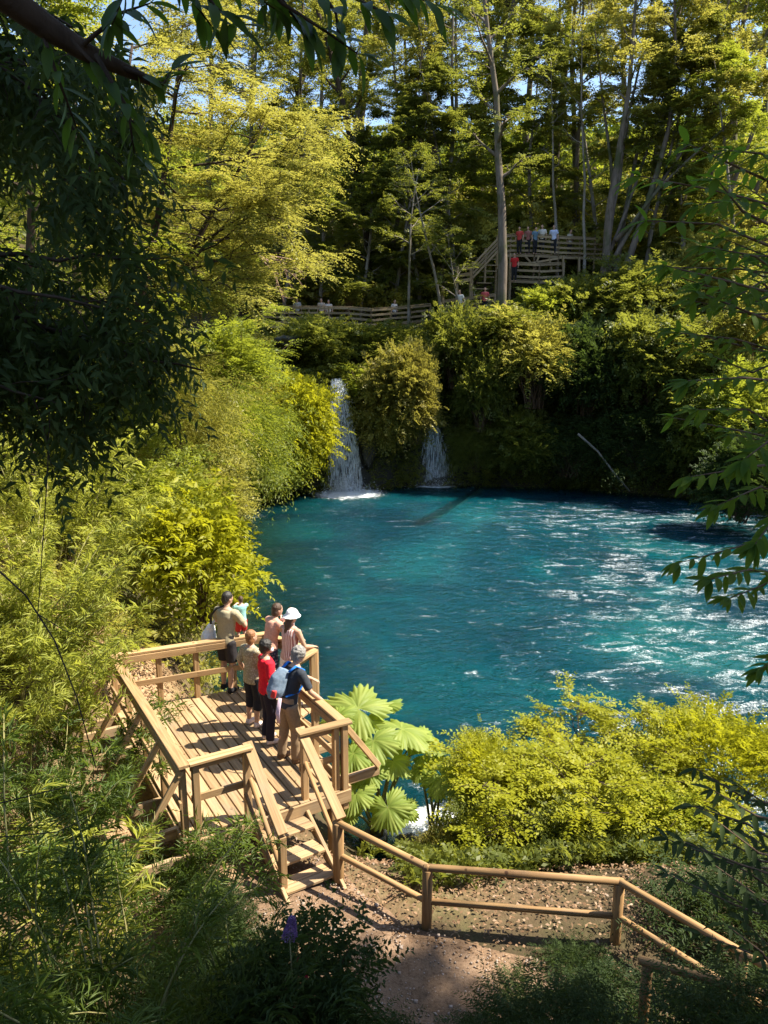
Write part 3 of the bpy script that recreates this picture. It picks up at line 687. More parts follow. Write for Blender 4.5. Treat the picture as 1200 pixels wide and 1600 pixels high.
def bush_mesh(seed, rx, ry, rz, K, nper, m, ll, lw, bark, leaf, spl=.4, lump=.3, droop=.2, flat=.5, spread=.3, stems=9, zc=.85, low=-.45, side=.8, hang=0.0, tpl='q'):
    """a dense shrub at the origin: leafy clumps over an uneven dome, carried by stems"""
    r = np.random.default_rng(seed); V, F = [], []; cl = Cloud()
    C = unit(r.normal(size=(K*3, 3))); C = C[C[:, 2] > low][:K]; K = len(C)
    lf = 1+lump*vn3(C[:, 0]*2.1+9, C[:, 1]*2.1, C[:, 2]*2.1, seed)*1.6
    rr = (r.uniform(.35, 1, K)**.45)*lf
    ctr = C*rr[:, None]*np.array([rx, ry, rz])+np.array([0, 0, rz*zc])
    tone = r.uniform(0, 1, K)
    n = K*nper; ci = np.repeat(np.arange(K), nper); sz = r.uniform(.6, 1.4, K)[ci]
    off = r.normal(size=(n, 3))*np.array([1, 1, .6])*(spread*sz)[:, None]*min(rx, ry, rz)
    O = ctr[ci]+off
    D = C[ci]*.8+unit(off)*.55+np.array([0, 0, .25])+r.normal(0, .35, (n, 3))
    sprigs(cl, O, D, r.uniform(.6, 1.3, n)*spl, m, ll, lw, r, flat=flat, droop=droop, side=side, tone=np.clip(tone[ci]*.7+r.uniform(0, .3, n), 0, 1), hang=hang)
    pick = r.permutation(K)[:max(stems, K//3)]
    for j, k in enumerate(pick):
        b = np.array([r.normal(0, .12*rx), r.normal(0, .12*ry), -.25]); mid = (b+ctr[k])*.5+np.array([0, 0, .18*rz])+r.normal(0, .06*rx, 3)
        tt_ = np.linspace(0, 1, 6)[:, None]; pts = (1-tt_)**2*b+2*tt_*(1-tt_)*mid+tt_**2*ctr[k]
        q = .016*rx+.006; tube(V, F, pts, [q*(1-.75*x) for x in np.linspace(0, 1, 6)], 4, cap=False)
    return mesh('stem', V, F, bark, True), cl.build('foliage', leaf, as_mesh=True, tpl=tpl)

def bamboo_mesh(seed, n, H, spread, leaf, m=9, ll=.17, lw=.02, bunch=26, lean=.9):
    """clump of thin arching culms with tufts of narrow leaves at the nodes"""
    r = np.random.default_rng(seed); V, F = [], []; cl = Cloud()
    for i in range(n):
        az = r.uniform(0, 2*math.pi); b = np.array([math.cos(az), math.sin(az), 0])*spread*.35*r.uniform(0, 1)**.5
        h = H*r.uniform(.6, 1.1); d = np.array([math.cos(az)*.28*lean, math.sin(az)*.28*lean, 1.])
        pts = curve_path(b, d, h, 10, r, up=0, wob=.12)
        k = np.linspace(0, 1, 11); pts[:, :2] += (np.array([math.cos(az), math.sin(az)])*lean*.30*h)[None]*(k**2.6)[:, None]; pts[:, 2] -= .16*lean*h*k**3
        tube(V, F, pts, [.012*(1-.7*x)+.002 for x in k], 4, cap=False)
        t = np.clip(r.uniform(.18, 1.0, bunch)**.8, 0, 1); po, pd = path_at(pts, t)
        a2 = r.uniform(0, 2*math.pi, bunch)
        dd = np.stack([np.cos(a2), np.sin(a2), r.uniform(-.1, .7, bunch)], -1)+pd*.6
        sprigs(cl, po, dd, r.uniform(.18, .5, bunch)*(1.3-.5*t), m, ll, lw, r, flat=.3, droop=.5, side=.62, hang=.12)
    return mesh('culm', V, F, M['culm'], True), cl.build('foliage', leaf, as_mesh=True, tpl='f')
M['culm'] = plain('culm', (.22, .22, .07), .6, .3, c2=(.34, .29, .12), scale=6)

_first = {}
def plant(kind, name, meshes, loc, rz, sc, label, cat, group=None, parts=('trunk', 'crown'), tilt=None, leaf=None):
    root = empty(name, loc, rz, label, cat, group)
    root.scale = sc if isinstance(sc, (tuple, list)) else (sc, sc, sc)
    if tilt: root.rotation_euler = (tilt[0], tilt[1], rz)
    for nm, me in zip(parts, meshes):
        o = link(nm, me, root)
        if leaf and nm in ('crown', 'foliage'):
            o.material_slots[0].link = 'OBJECT'; o.material_slots[0].material = M[leaf]
    return root

# meshes shared between alike plants
FT = [tree_mesh(101, 24, .40, 4.6, .30, 20, 8, 12, 13, .19, .10, M['bark'], M['lf_beech'], sl_=1.1, shape='umbrella', limb_up=.5, limb_tilt=.7, droop=.12),
      tree_mesh(102, 26, .46, 5.2, .34, 18, 8, 12, 13, .20, .10, M['bark_dark'], M['lf_mid'], sl_=1.1, shape='umbrella', limb_up=.6, limb_tilt=.8, droop=.1, lean=.06),
      tree_mesh(103, 21, .28, 3.8, .22, 20, 8, 11, 12, .19, .10, M['bark'], M['lf_mid'], sl_=1.0, shape='dome', limb_up=.3, limb_tilt=.5, droop=.2, lean=-.05),
      tree_mesh(104, 15, .12, 3.2, .16, 22, 8, 14, 12, .19, .10, M['bark_pale'], M['lf_mid'], sl_=.9, shape='dome', limb_up=.3, limb_tilt=.4, droop=.25, lean=.05)]
BM = {
 'round': bush_mesh(201, 1.5, 1.5, 1.5, 150, 24, 9, .14, .075, M['twig'], M['lf_lime'], spl=.42, lump=.25, droop=.35, spread=.17, low=-.75, zc=.55),
 'mid': bush_mesh(202, 1.5, 1.5, 1.3, 110, 22, 9, .16, .085, M['twig'], M['lf_mid'], spl=.45, lump=.35, droop=.25, spread=.2),
 'loose': bush_mesh(203, 1.4, 1.4, 1.8, 80, 20, 10, .16, .07, M['twig'], M['lf_yellow'], spl=.6, lump=.4, droop=.4, spread=.24, low=-.3),
 'feather': bush_mesh(204, 1.5, 1.5, 1.6, 100, 24, 13, .15, .032, M['twig'], M['lf_beech'], spl=.75, lump=.35, droop=.7, spread=.22, low=-.5, hang=.1),
 'broad': bush_mesh(205, 1.2, 1.2, 1.5, 70, 16, 8, .20, .10, M['twig'], M['lf_yellow'], spl=.45, lump=.35, droop=.4, spread=.22, low=-.5, hang=.15, tpl='f'),
 'dark': bush_mesh(206, 1.5, 1.5, 1.3, 100, 20, 9, .19, .085, M['twig'], M['lf_dark'], spl=.5, lump=.4, droop=.3, spread=.22),
}
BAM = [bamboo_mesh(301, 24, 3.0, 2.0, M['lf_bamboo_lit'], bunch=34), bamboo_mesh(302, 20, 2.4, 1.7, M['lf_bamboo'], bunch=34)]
# ------------------------------------------------------------------ undergrowth covering the slopes (uncountable)
def cover(name, label, n, xr, yr, cond, leaf, m, ll, lw, spl, seed, hmax=.9, droop=.35, flat=.5, tpl='q', hang=.05, dirs=None):
    r = np.random.default_rng(seed)
    x = r.uniform(*xr, n*3); y = r.uniform(*yr, n*3)
    k = cond(x, y); x, y = x[k][:n], y[k][:n]; z = height(x, y); e = .15
    N = unit(np.stack([-(height(x+e, y, False)-height(x-e, y, False))/(2*e), -(height(x, y+e, False)-height(x, y-e, False))/(2*e), np.ones_like(x)], -1))
    hh = hmax*(.25+.75*np.clip(.5+.9*fbm(x*.45, y*.45, 0, seed, 3), 0, 1))*r.uniform(0, 1, len(x))**.7
    O = np.stack([x, y, z], -1)+N*hh[:, None]*np.array([.75, .75, .75])+UP*hh[:, None]*.3
    D = N*.55+UP*.35+r.normal(0, .6, (len(x), 3))
    cl = Cloud(); tone = np.clip(.5+.7*fbm(x*.6, y*.6, 0, seed+9, 3)+r.normal(0, .15, len(x)), 0, 1)
    sprigs(cl, O, D, r.uniform(.6, 1.3, len(x))*spl, m, ll, lw, r, flat=flat, droop=droop, tone=tone, hang=hang)
    return tag(cl.build(name, leaf, tpl=tpl), label, None, None, 'stuff')
def free(x, y): return ~((np.abs(x-FALL_A.x) < 1.2) & (y < 44.0) & (y > 40)) & ~((np.abs(x-FALL_B.x) < .8) & (y < 44.6) & (y > 40))
cover('undergrowth', 'dense green undergrowth covering the far bank and hillside', 21000, (-9, 24), (39, 62),
      lambda x, y: (pool_sd(x, y) > .15) & free(x, y), M['lf_mid'], 10, .19, .09, .6, 401, 1.0)
cover('undergrowth', 'hanging ferns and shrubs trailing over the waterline of the far bank', 6500, (-7, 21), (38, 47),
      lambda x, y: (pool_sd(x, y) > -.15) & (pool_sd(x, y) < 2.6) & free(x, y), M['lf_mid'], 11, .17, .07, .75, 414, 1.3, droop=.8, hang=.25)
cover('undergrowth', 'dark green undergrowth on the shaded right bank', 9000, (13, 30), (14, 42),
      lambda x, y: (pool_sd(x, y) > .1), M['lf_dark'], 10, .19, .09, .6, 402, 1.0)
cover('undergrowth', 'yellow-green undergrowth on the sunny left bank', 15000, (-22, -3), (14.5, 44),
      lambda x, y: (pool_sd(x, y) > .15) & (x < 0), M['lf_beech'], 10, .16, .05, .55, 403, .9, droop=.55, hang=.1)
cover('ground_cover', 'low weeds and ferns beside the path and under the railing', 4200, (-4.5, 9), (8.0, 12.2),
      lambda x, y: (pool_sd(x, y) > .05) & (y > 8.1+.25*np.clip(x, -2, 3)*(x > 0)) & ~((x < .2) & (y < 9.9) & (x > -2.6)) & ~((x < -.4) & (x > -4.6) & (y > 8.8)) & ~((x < 1.3) & (y > 10.1)), M['lf_mid'], 8, .10, .05, .25, 404, .25)

cover('far_wood', 'far wood filling the hillside behind the tall trees', 11000, (-55, 60), (64, 110),
      lambda x, y: np.abs(x) < y*.62, M['lf_yellow'], 10, .55, .30, 1.8, 407, 5.0, tpl='q')
cover('far_wood', 'wooded slope high behind the left bank', 5000, (-60, -14), (24, 64),
      lambda x, y: x < -13-.0*y, M['lf_mid'], 10, .36, .2, 1.2, 408, 6.0, tpl='q')
cover('understorey', 'leafy understorey between the forest trunks', 10000, (-16, 30), (53, 66),
      lambda x, y: y > 52, M['lf_beech'], 10, .26, .14, .9, 409, 4.5, tpl='q')
# litter and pebbles on the path edges
def litter(name, label, n, fn, mat, size, seed):
    r = np.random.default_rng(seed); x, y = fn(r, n); z = height(x, y)+.045
    a = r.uniform(0, 2*math.pi, n); cl = Cloud()
    cl.add(np.stack([x, y, z], -1), np.stack([np.cos(a), np.sin(a), r.normal(0, .25, n)], -1), np.stack([r.normal(0, .35, n), r.normal(0, .35, n), np.ones(n)], -1),
           r.uniform(.6, 1.4, n)*size, r.uniform(.3, .7, n)*size, r.uniform(0, 1, n))
    tag(cl.build(name, mat), label, kind='stuff')
litter('leaf_litter', 'dry brown fallen leaves scattered beside the path', 5200, lambda r, n: (r.uniform(-3.6, 4.5, n), r.normal(8.45, .75, n)), M['litter'], .055, 405)
litter('leaf_litter', 'dry reddish leaf litter on the bare slope behind the platform', 2600, lambda r, n: (r.normal(-5.4, .9, n), r.normal(14.3, 1.0, n)), M['litter'], .09, 406)

def on_path(r, n):
    k = r.uniform(0, len(pc)-1, n); q = r.uniform(-.95, .95, n)
    return np.interp(k, range(len(pc)), pc[:, 0])+q*.45, np.interp(k, range(len(pc)), pc[:, 1])+q*.62
litter('leaf_litter', 'brown leaves and twigs strewn over the dirt path', 2600, on_path, M['litter'], .04, 410)
r_ = np.random.default_rng(412); q_ = [dk(a, b, ZD+.012) for a, b in zip(r_.uniform(.1, 3.9, 110), r_.uniform(.05, 2.1, 110)**1.0)]
a_ = r_.uniform(0, 6.28, 110); cl = Cloud(); cl.add(np.array([list(p) for p in q_]), np.stack([np.cos(a_), np.sin(a_), r_.normal(0, .2, 110)], -1), np.stack([r_.normal(0, .25, 110), r_.normal(0, .25, 110), np.ones(110)], -1), r_.uniform(.025, .06, 110), r_.uniform(.012, .026, 110), r_.uniform(0, 1, 110))
tag(cl.build('fallen_leaves', M['litter']), 'few dry leaves lying on the platform planks', kind='stuff')
def pebbles(n, seed):
    r = np.random.default_rng(seed); x, y = on_path(r, n); z = height(x, y)+.066; V, Q = [], []
    for a, b, c in zip(x, y, z):
        s = r.uniform(.005, .013)*(1+1.3*(r.uniform() < .04)); k = len(V); w = r.uniform(.7, 1.3, 8)
        for j, (i1, i2, i3) in enumerate(((-1, -1, -.4), (1, -1, -.4), (1, 1, -.4), (-1, 1, -.4), (-.6, -.6, .6), (.6, -.6, .6), (.6, .6, .6), (-.6, .6, .6))): V.append((a+i1*s*w[j], b+i2*s*w[(j+3) % 8], c+i3*s))
        Q += [(k+3, k+2, k+1, k), (k, k+1, k+5, k+4), (k+1, k+2, k+6, k+5), (k+2, k+3, k+7, k+6), (k+3, k, k+4, k+7), (k+4, k+5, k+6, k+7)]
    return qmesh('gravel', V, Q, plain('gravel', (.24, .18, .14), .9, .2, c2=(.38, .31, .26), scale=7), True)
tag(link('gravel', pebbles(1800, 411)), 'small loose stones on the dirt path', kind='stuff')

# ------------------------------------------------------------------ trees of the far forest
forest = [  # px of trunk foot, photo x, distance, mesh, scale, leaf override
 (640, 62, 0, 1.0, None), (585, 58, 1, .95, 'lf_mid'), (690, 60, 2, 1.1, None), (725, 68, 1, 1.1, 'lf_beech'), (765, 64, 0, 1.0, None), (860, 66, 1, 1.05, 'lf_yellow'),
 (905, 58, 2, 1.15, 'lf_beech'), (1010, 62, 0, 1.05, None), (1060, 58, 1, .95, 'lf_yellow'), (1120, 60, 0, .95, 'lf_beech'), (1175, 56, 2, 1.1, 'lf_yellow'), (1230, 60, 1, .9, None),
 (540, 66, 0, 1.05, 'lf_mid'), (480, 60, 2, 1.1, 'lf_mid'), (430, 64, 1, .9, 'lf_beech'), (380, 58, 2, 1.0, 'lf_mid'), (820, 74, 0, 1.1, None), (680, 76, 1, 1.1, None), (960, 76, 0, 1.1, 'lf_beech'),
 (560, 78, 1, 1.05, 'lf_mid'), (1090, 76, 1, 1.0, 'lf_yellow'), (1180, 74, 0, .95, 'lf_yellow'), (330, 66, 0, .95, 'lf_beech'), (615, 54, 3, 1.0, None), (660, 55, 3, 1.0, 'lf_mid'), (560, 53, 3, .95, None), (500, 54, 3, 1.0, None),
 (440, 53, 3, .95, None), (710, 56, 3, 1.0, 'lf_mid'), (835, 57, 3, 1.05, 'lf_mid'), (930, 56, 3, 1.0, 'lf_mid'), (1000, 53, 3, .95, 'lf_mid'), (1070, 52, 3, .95, 'lf_mid'), (1140, 50, 3, .9, 'lf_yellow'), (780, 58, 3, 1.0, 'lf_yellow'),
 (750, 86, 2, 1.2, 'lf_beech'), (640, 88, 2, 1.2, 'lf_mid'), (880, 88, 2, 1.2, 'lf_beech'), (1010, 88, 2, 1.2, 'lf_mid'), (500, 86, 2, 1.2, 'lf_dark'), (400, 84, 2, 1.2, 'lf_mid'), (1130, 88, 2, 1.2, 'lf_mid'),
]
for i, (px_, D_, k, s, lf) in enumerate(forest):
    x = (px_-600)/1200*(D_*cP+sP*-6); y = D_+random.uniform(-1.5, 1.5)
    front = k == 3
    if not front and lf in (None, 'lf_mid', 'lf_dark'): lf = 'lf_forest'
    plant('ft', 'forest_tree', FT[k], (x, y, hz(x, y)-.2), random.uniform(0, 6.28), (s, s, s*random.uniform(.92, 1.06)),
          'slender understorey tree at the front edge of the far forest' if front else 'tall tree in the dense forest rising behind the boardwalk and upper deck', 'tree',
          'understorey trees at the forest edge' if front else 'tall trees of the far forest', leaf=lf)
# the straight tall trunk in front of the upper deck
def lone_tree(name, px_, py_, D_, args, label, cat='tree', rz=0.0, **kw):
    p = at(px_, py_, y=D_); t = tree_mesh(*args, **kw)
    return plant(name, name, t, (p.x, p.y, hz(p.x, p.y)-.3), rz, 1.0, label, cat)
lone_tree('tall_tree', 785, 420, 46.5, (111, 27, .50, 4.4, .36, 16, 7, 6, 12, .19, .09, M['bark'], M['lf_mid']), 'tall straight bare-trunked tree standing in front of the upper deck', sl_=1.0, shape='umbrella', limb_up=.4, limb_tilt=.6, droop=.12, lean=.03)
ms = [(np.array([0, 0, -.4]), np.array([.12, 0, 1.]), 21, .30), (np.array([.2, 0, -.4]), np.array([.22, .05, 1.]), 22, .25), (np.array([.1, .2, -.4]), np.array([.32, .0, 1.]), 20, .2), (np.array([.1, .1, 3.]), np.array([.16, .1, 1.]), 18, .16),
      (np.array([.3, 0, 3.0]), np.array([.62, .1, 1.]), 15, .15), (np.array([.7, 0, 5.0]), np.array([.85, -.1, 1.]), 12, .12), (np.array([.4, .2, 2.0]), np.array([.02, .2, 1.]), 19, .16), (np.array([.3, .2, 4.0]), np.array([.42, .2, 1.]), 15, .12)]
lone_tree('multi_stemmed_tree', 948, 300, 50, (112, 20, .55, 3.0, .3, 8, 6, 9, 12, .20, .10, M['bark'], M['lf_beech']), 'tall tree splitting into many leaning pale stems right of the upper deck', stems=ms, sl_=1.0, shape='umbrella', limb_up=.5, limb_tilt=.7, droop=.12)
for px_, py_, D_, sd, hh, ln, lab in ((738, 470, 47.5, 121, 10, -.12, 'thin crooked pale-barked tree beside the far stairs'), (640, 470, 50, 122, 12, .05, 'thin pale sapling behind the right end of the boardwalk'),
                                  (875, 400, 52.5, 123, 15, -.02, 'pale slim trunk rising just behind the upper deck'), (912, 400, 51, 124, 17, .06, 'grey slim trunk at the right end of the upper deck'), (700, 480, 49, 125, 13, .03, 'slim mossy tree left of the far stairs')):
    lone_tree('slender_tree', px_, py_, D_, (sd, hh, .55, 1.9, .12, 9, 5, 5, 10, .16, .07, M['bark_pale'], M['lf_mid']), lab, lean=ln, sl_=.7, nseg=8)
for px_, D_, sd, hh, ln, lab in ((1015, 54, 151, 21, .30, 'slanting grey trunk right of the multi-stemmed tree'), (1065, 56, 152, 22, .36, 'strongly slanting trunk in the upper right forest'), (1100, 53, 153, 20, .22, 'thin slanting tree behind the overhanging laurel'),
                                 (890, 57, 154, 23, .05, 'tall thin trunk behind the right end of the upper deck'), (690, 55, 155, 23, .02, 'tall dark trunk left of the straight bare-trunked tree'), (655, 57, 156, 22, -.04, 'tall thin trunk above the boardwalk'), (1150, 55, 157, 20, .18, 'thin pale trunk at the right edge of the forest'), (595, 56, 158, 22, .03, 'dark straight trunk above the middle of the boardwalk')):
    lone_tree('slender_tree', px_, 350, D_, (sd, hh, .55, 2.4, .19, 10, 5, 7, 11, .18, .09, M['bark'], M['lf_beech']), lab, lean=ln, sl_=.85, nseg=8, shape='umbrella', limb_tilt=.7)

# ------------------------------------------------------------------ the layered beech on the left
p = at(215, 560, y=23)
ms = [(np.array([0, 0, -.4]), np.array([.05, 0, 1.]), 15.5, .26), (np.array([0, 0, 3.5]), np.array([.42, -.1, 1.]), 11.5, .17), (np.array([0, .1, 4.5]), np.array([.62, .1, 1.]), 9.5, .15), (np.array([0, .1, 5.0]), np.array([.75, -.15, .9]), 6.5, .12)]
bt = tree_mesh(131, 15, .34, 4.3, .26, 17, 9, 18, 15, .10, .048, M['bark_dark'], M['lf_beech'], sl_=.75, shape='dome', limb_up=.3, limb_tilt=.2, droop=.25, flat=.9, stems=ms)
plant('beech', 'beech_tree', bt, (p.x-1.1, p.y, hz(p.x, p.y)-.3), 0, 1.0, 'large beech with drooping layered yellow-green sprays on the left bank', 'tree')
p = at(60, 560, y=19)
bt2 = tree_mesh(132, 13, .12, 3.4, .2, 20, 9, 18, 14, .11, .05, M['bark_dark'], M['lf_yellow'], sl_=.75, shape='dome', limb_up=.3, limb_tilt=.2, droop=.25, flat=.85)
plant('beech', 'beech_tree', bt2, (p.x-.5, p.y, hz(p.x, p.y)-.3), .7, 1.0, 'smaller sunlit beech at the far left behind the dark leaves', 'tree')
p = at(130, 500, y=33)
plant('beech', 'beech_tree', bt2, (p.x, p.y, hz(p.x, p.y)-.3), 2.2, 1.15, 'beech further back on the left bank beneath the patch of blue sky', 'tree')
p = at(330, 480, y=37)
plant('beech', 'beech_tree', bt2, (p.x, p.y, hz(p.x, p.y)-.3), 4.0, .95, 'beech standing behind the layered beech near the left end of the boardwalk', 'tree')

# ------------------------------------------------------------------ shrubs one can point to: (px, py of crown centre, distance, rx px, rz px, mesh, leaf, label)
shrubs = [
 (455, 676, 38.6, 66, 82, 'round', None, 'round lime-green bush overhanging the pool left of the main waterfall'),
 (618, 634, 41.4, 60, 74, 'round', 'lf_dry', 'yellow-brown bush hanging between the two waterfalls'),
 (405, 650, 37.5, 50, 80, 'feather', 'lf_beech', 'feathery pale bush just left of the round lime-green bush'),
 (355, 700, 31.5, 80, 95, 'feather', 'lf_yellow', 'drooping feathery bush whose tips reach over the pool edge'),
 (260, 660, 28, 100, 100, 'feather', 'lf_beech', 'wide feathery bush halfway up the left bank'),
 (150, 680, 24, 110, 110, 'feather', 'lf_yellow', 'feathery yellow-green bush at the left of the bank'),
 (310, 880, 17.5, 85, 110, 'broad', 'lf_lime', 'sunlit broad-leaved shrub right behind the platform at the water edge'),
 (250, 800, 22, 90, 80, 'loose', 'lf_yellow', 'loose yellow-green shrub above the broad-leaved shrub'),
 (340, 790, 25, 60, 60, 'loose', 'lf_beech', 'small loose bush leaning over the pool on the left bank'),
 (575, 608, 42.6, 42, 34, 'loose', 'lf_yellow', 'yellow-green top of the growth hanging between the waterfalls'),
 (648, 655, 41.0, 34, 44, 'loose', 'lf_dry', 'rust-tinged bush spilling over the head of the smaller waterfall'),
 (535, 580, 44.6, 34, 24, 'mid', 'lf_mid', 'low green bush overhanging the lip of the main waterfall'),
 (622, 712, 42.4, 34, 36, 'feather', 'lf_mid', 'shaded trailing bush under the hanging brown bush'),
 (742, 705, 41.8, 34, 44, 'feather', 'lf_mid', 'trailing green bush right beside the smaller waterfall'),
 (500, 545, 45, 65, 40, 'mid', None, 'low green bush in front of the boardwalk supports'),
 (600, 555, 45.5, 70, 40, 'mid', 'lf_mid', 'green bush above the yellow-brown bush'),
 (545, 465, 50, 22, 26, 'loose', 'lf_mid', 'small sapling bush poking over the boardwalk railing'),
 (712, 552, 42.8, 52, 58, 'mid', 'lf_mid', 'leafy bush right of the yellow-brown bush'),
 (752, 618, 41.8, 45, 60, 'mid', 'lf_mid', 'green bush just above the right waterfall'),
 (800, 525, 44, 60, 48, 'loose', 'lf_mid', 'loose green bush below the small grey landing'),
 (835, 570, 42, 60, 75, 'loose', 'lf_beech', 'pale sunlit bush hanging in the middle of the far slope'),
 (852, 492, 46, 48, 34, 'mid', 'lf_yellow', 'sunny bush right under the middle landing'),
 (915, 490, 46, 58, 46, 'mid', None, 'green bush below the right end of the upper deck'),
 (990, 470, 45, 60, 60, 'loose', 'lf_mid', 'loose bush on the slope right of the upper deck'),
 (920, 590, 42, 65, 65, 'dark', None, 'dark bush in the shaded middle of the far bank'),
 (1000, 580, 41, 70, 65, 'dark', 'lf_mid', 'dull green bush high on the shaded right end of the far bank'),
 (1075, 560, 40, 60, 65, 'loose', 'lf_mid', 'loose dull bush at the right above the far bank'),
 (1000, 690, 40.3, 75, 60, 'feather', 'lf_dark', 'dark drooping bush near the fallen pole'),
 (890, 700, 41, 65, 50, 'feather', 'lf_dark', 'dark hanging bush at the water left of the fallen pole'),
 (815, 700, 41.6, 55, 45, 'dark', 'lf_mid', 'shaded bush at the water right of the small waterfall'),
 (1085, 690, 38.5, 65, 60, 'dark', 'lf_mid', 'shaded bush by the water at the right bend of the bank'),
 (1150, 650, 37, 60, 90, 'loose', 'lf_yellow', 'sunlit bush on the right bank behind the overhanging branch'),
 (1180, 530, 40, 60, 80, 'loose', 'lf_beech', 'pale leafy bush high on the right bank'),
 (1160, 760, 33, 60, 60, 'dark', None, 'dark bush at the pool edge behind the overhanging branch'),
 (1110, 440, 46, 55, 60, 'mid', 'lf_beech', 'leafy bush under the forest at the upper right'),
 (200, 560, 30, 90, 90, 'feather', 'lf_beech', 'feathery bush under the large beech'),
 (350, 580, 34, 70, 70, 'loose', 'lf_yellow', 'yellow-green bush under the tips of the large beech'),
 (398, 570, 44, 40, 36, 'mid', 'lf_beech', 'pale bush at the left end of the boardwalk'),
 (640, 610, 40.8, 45, 60, 'mid', 'lf_dry', 'brownish bush tucked behind the hanging yellow-brown bush'),
]
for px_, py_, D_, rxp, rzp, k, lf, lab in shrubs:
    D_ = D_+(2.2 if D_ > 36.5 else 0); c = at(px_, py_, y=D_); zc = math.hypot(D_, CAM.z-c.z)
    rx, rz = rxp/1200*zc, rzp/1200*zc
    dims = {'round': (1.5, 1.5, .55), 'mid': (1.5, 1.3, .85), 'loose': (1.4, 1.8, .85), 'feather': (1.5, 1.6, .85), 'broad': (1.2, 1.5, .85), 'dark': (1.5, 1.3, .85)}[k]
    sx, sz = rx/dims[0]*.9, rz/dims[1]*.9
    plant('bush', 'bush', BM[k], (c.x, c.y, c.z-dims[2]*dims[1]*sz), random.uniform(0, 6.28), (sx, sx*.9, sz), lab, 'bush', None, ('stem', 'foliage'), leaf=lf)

# bamboo thickets: (foot px, py, distance, scale, mesh, label)
bam = [
 (70, 870, 17, 1.25, 0, 'sunlit feathery bamboo thicket at the left edge above the bare slope'), (180, 900, 18.5, 1.1, 0, 'feathery sunlit bamboo between the bare slope and the left shrubs'),
 (20, 760, 21, 1.35, 0, 'tall pale bamboo thicket at the far left below the dark leaves'), (130, 800, 21.5, 1.2, 0, 'pale bamboo thicket in the middle of the left bank'),
 (60, 1040, 12.5, 1.0, 0, 'sunlit bamboo left of the bare slope'), (20, 1130, 10.5, 1.0, 0, 'half-lit bamboo at the left edge level with the platform'),
 (30, 1100, 10.0, .9, 0, 'sunlit bamboo at the left edge just beyond the platform'), (60, 1080, 11.6, .75, 0, 'sunlit bamboo between the left edge and the platform braces'), (150, 1010, 13.2, .5, 0, 'small bamboo tuft on the bare slope'),
 (130, 1180, 9.4, .75, 1, 'green bamboo beside the left braces of the platform'), (60, 1290, 7.8, .85, 1, 'green bamboo at the left edge below the platform'),
]
for px_, py_, D_, s, k, lab in bam:
    c = at(px_, py_, y=D_); plant('bamboo', 'bamboo', BAM[k], (c.x, c.y, min(c.z, hz(c.x, c.y)) if D_ < 14 else hz(c.x, c.y)-.1), random.uniform(0, 6.28), s, lab, 'bamboo', None, ('culm', 'foliage'))
# ------------------------------------------------------------------ waterfalls
def water_strand_mat():
    m, n, l = nt('falling_water')
    tc = node(n, 'ShaderNodeNewGeometry'); mp = node(n, 'ShaderNodeMapping'); mp.inputs['Scale'].default_value = (13, 13, 1.5); l.new(tc.outputs['Position'], mp.inputs[0])
    t = node(n, 'ShaderNodeTexNoise', i={'Scale': 1, 'Detail': 6, 'Roughness': .7}); l.new(mp.outputs[0], t.inputs['Vector'])
    r = ramp(n, [(.43, (0, 0, 0)), (.62, (.95, .95, .95))]); l.new(t.outputs[0], r.inputs[0])
    d = node(n, 'ShaderNodeBsdfDiffuse', i={0: (.80, .83, .86, 1)}); tl = node(n, 'ShaderNodeBsdfTranslucent', i={0: (.8, .83, .86, 1)})
    a = node(n, 'ShaderNodeMixShader', i={0: .45}); l.new(d.outputs[0], a.inputs[1]); l.new(tl.outputs[0], a.inputs[2])
    tr = node(n, 'ShaderNodeBsdfTransparent'); x = node(n, 'ShaderNodeMixShader'); l.new(r.outputs[0], x.inputs[0]); l.new(tr.outputs[0], x.inputs[1]); l.new(a.outputs[0], x.inputs[2])
    o = node(n, 'ShaderNodeOutputMaterial'); l.new(x.outputs[0], o.inputs[0]); return m
M['fall'] = water_strand_mat()
M['spray'] = plain('spray', (.82, .85, .88), .3, .5)
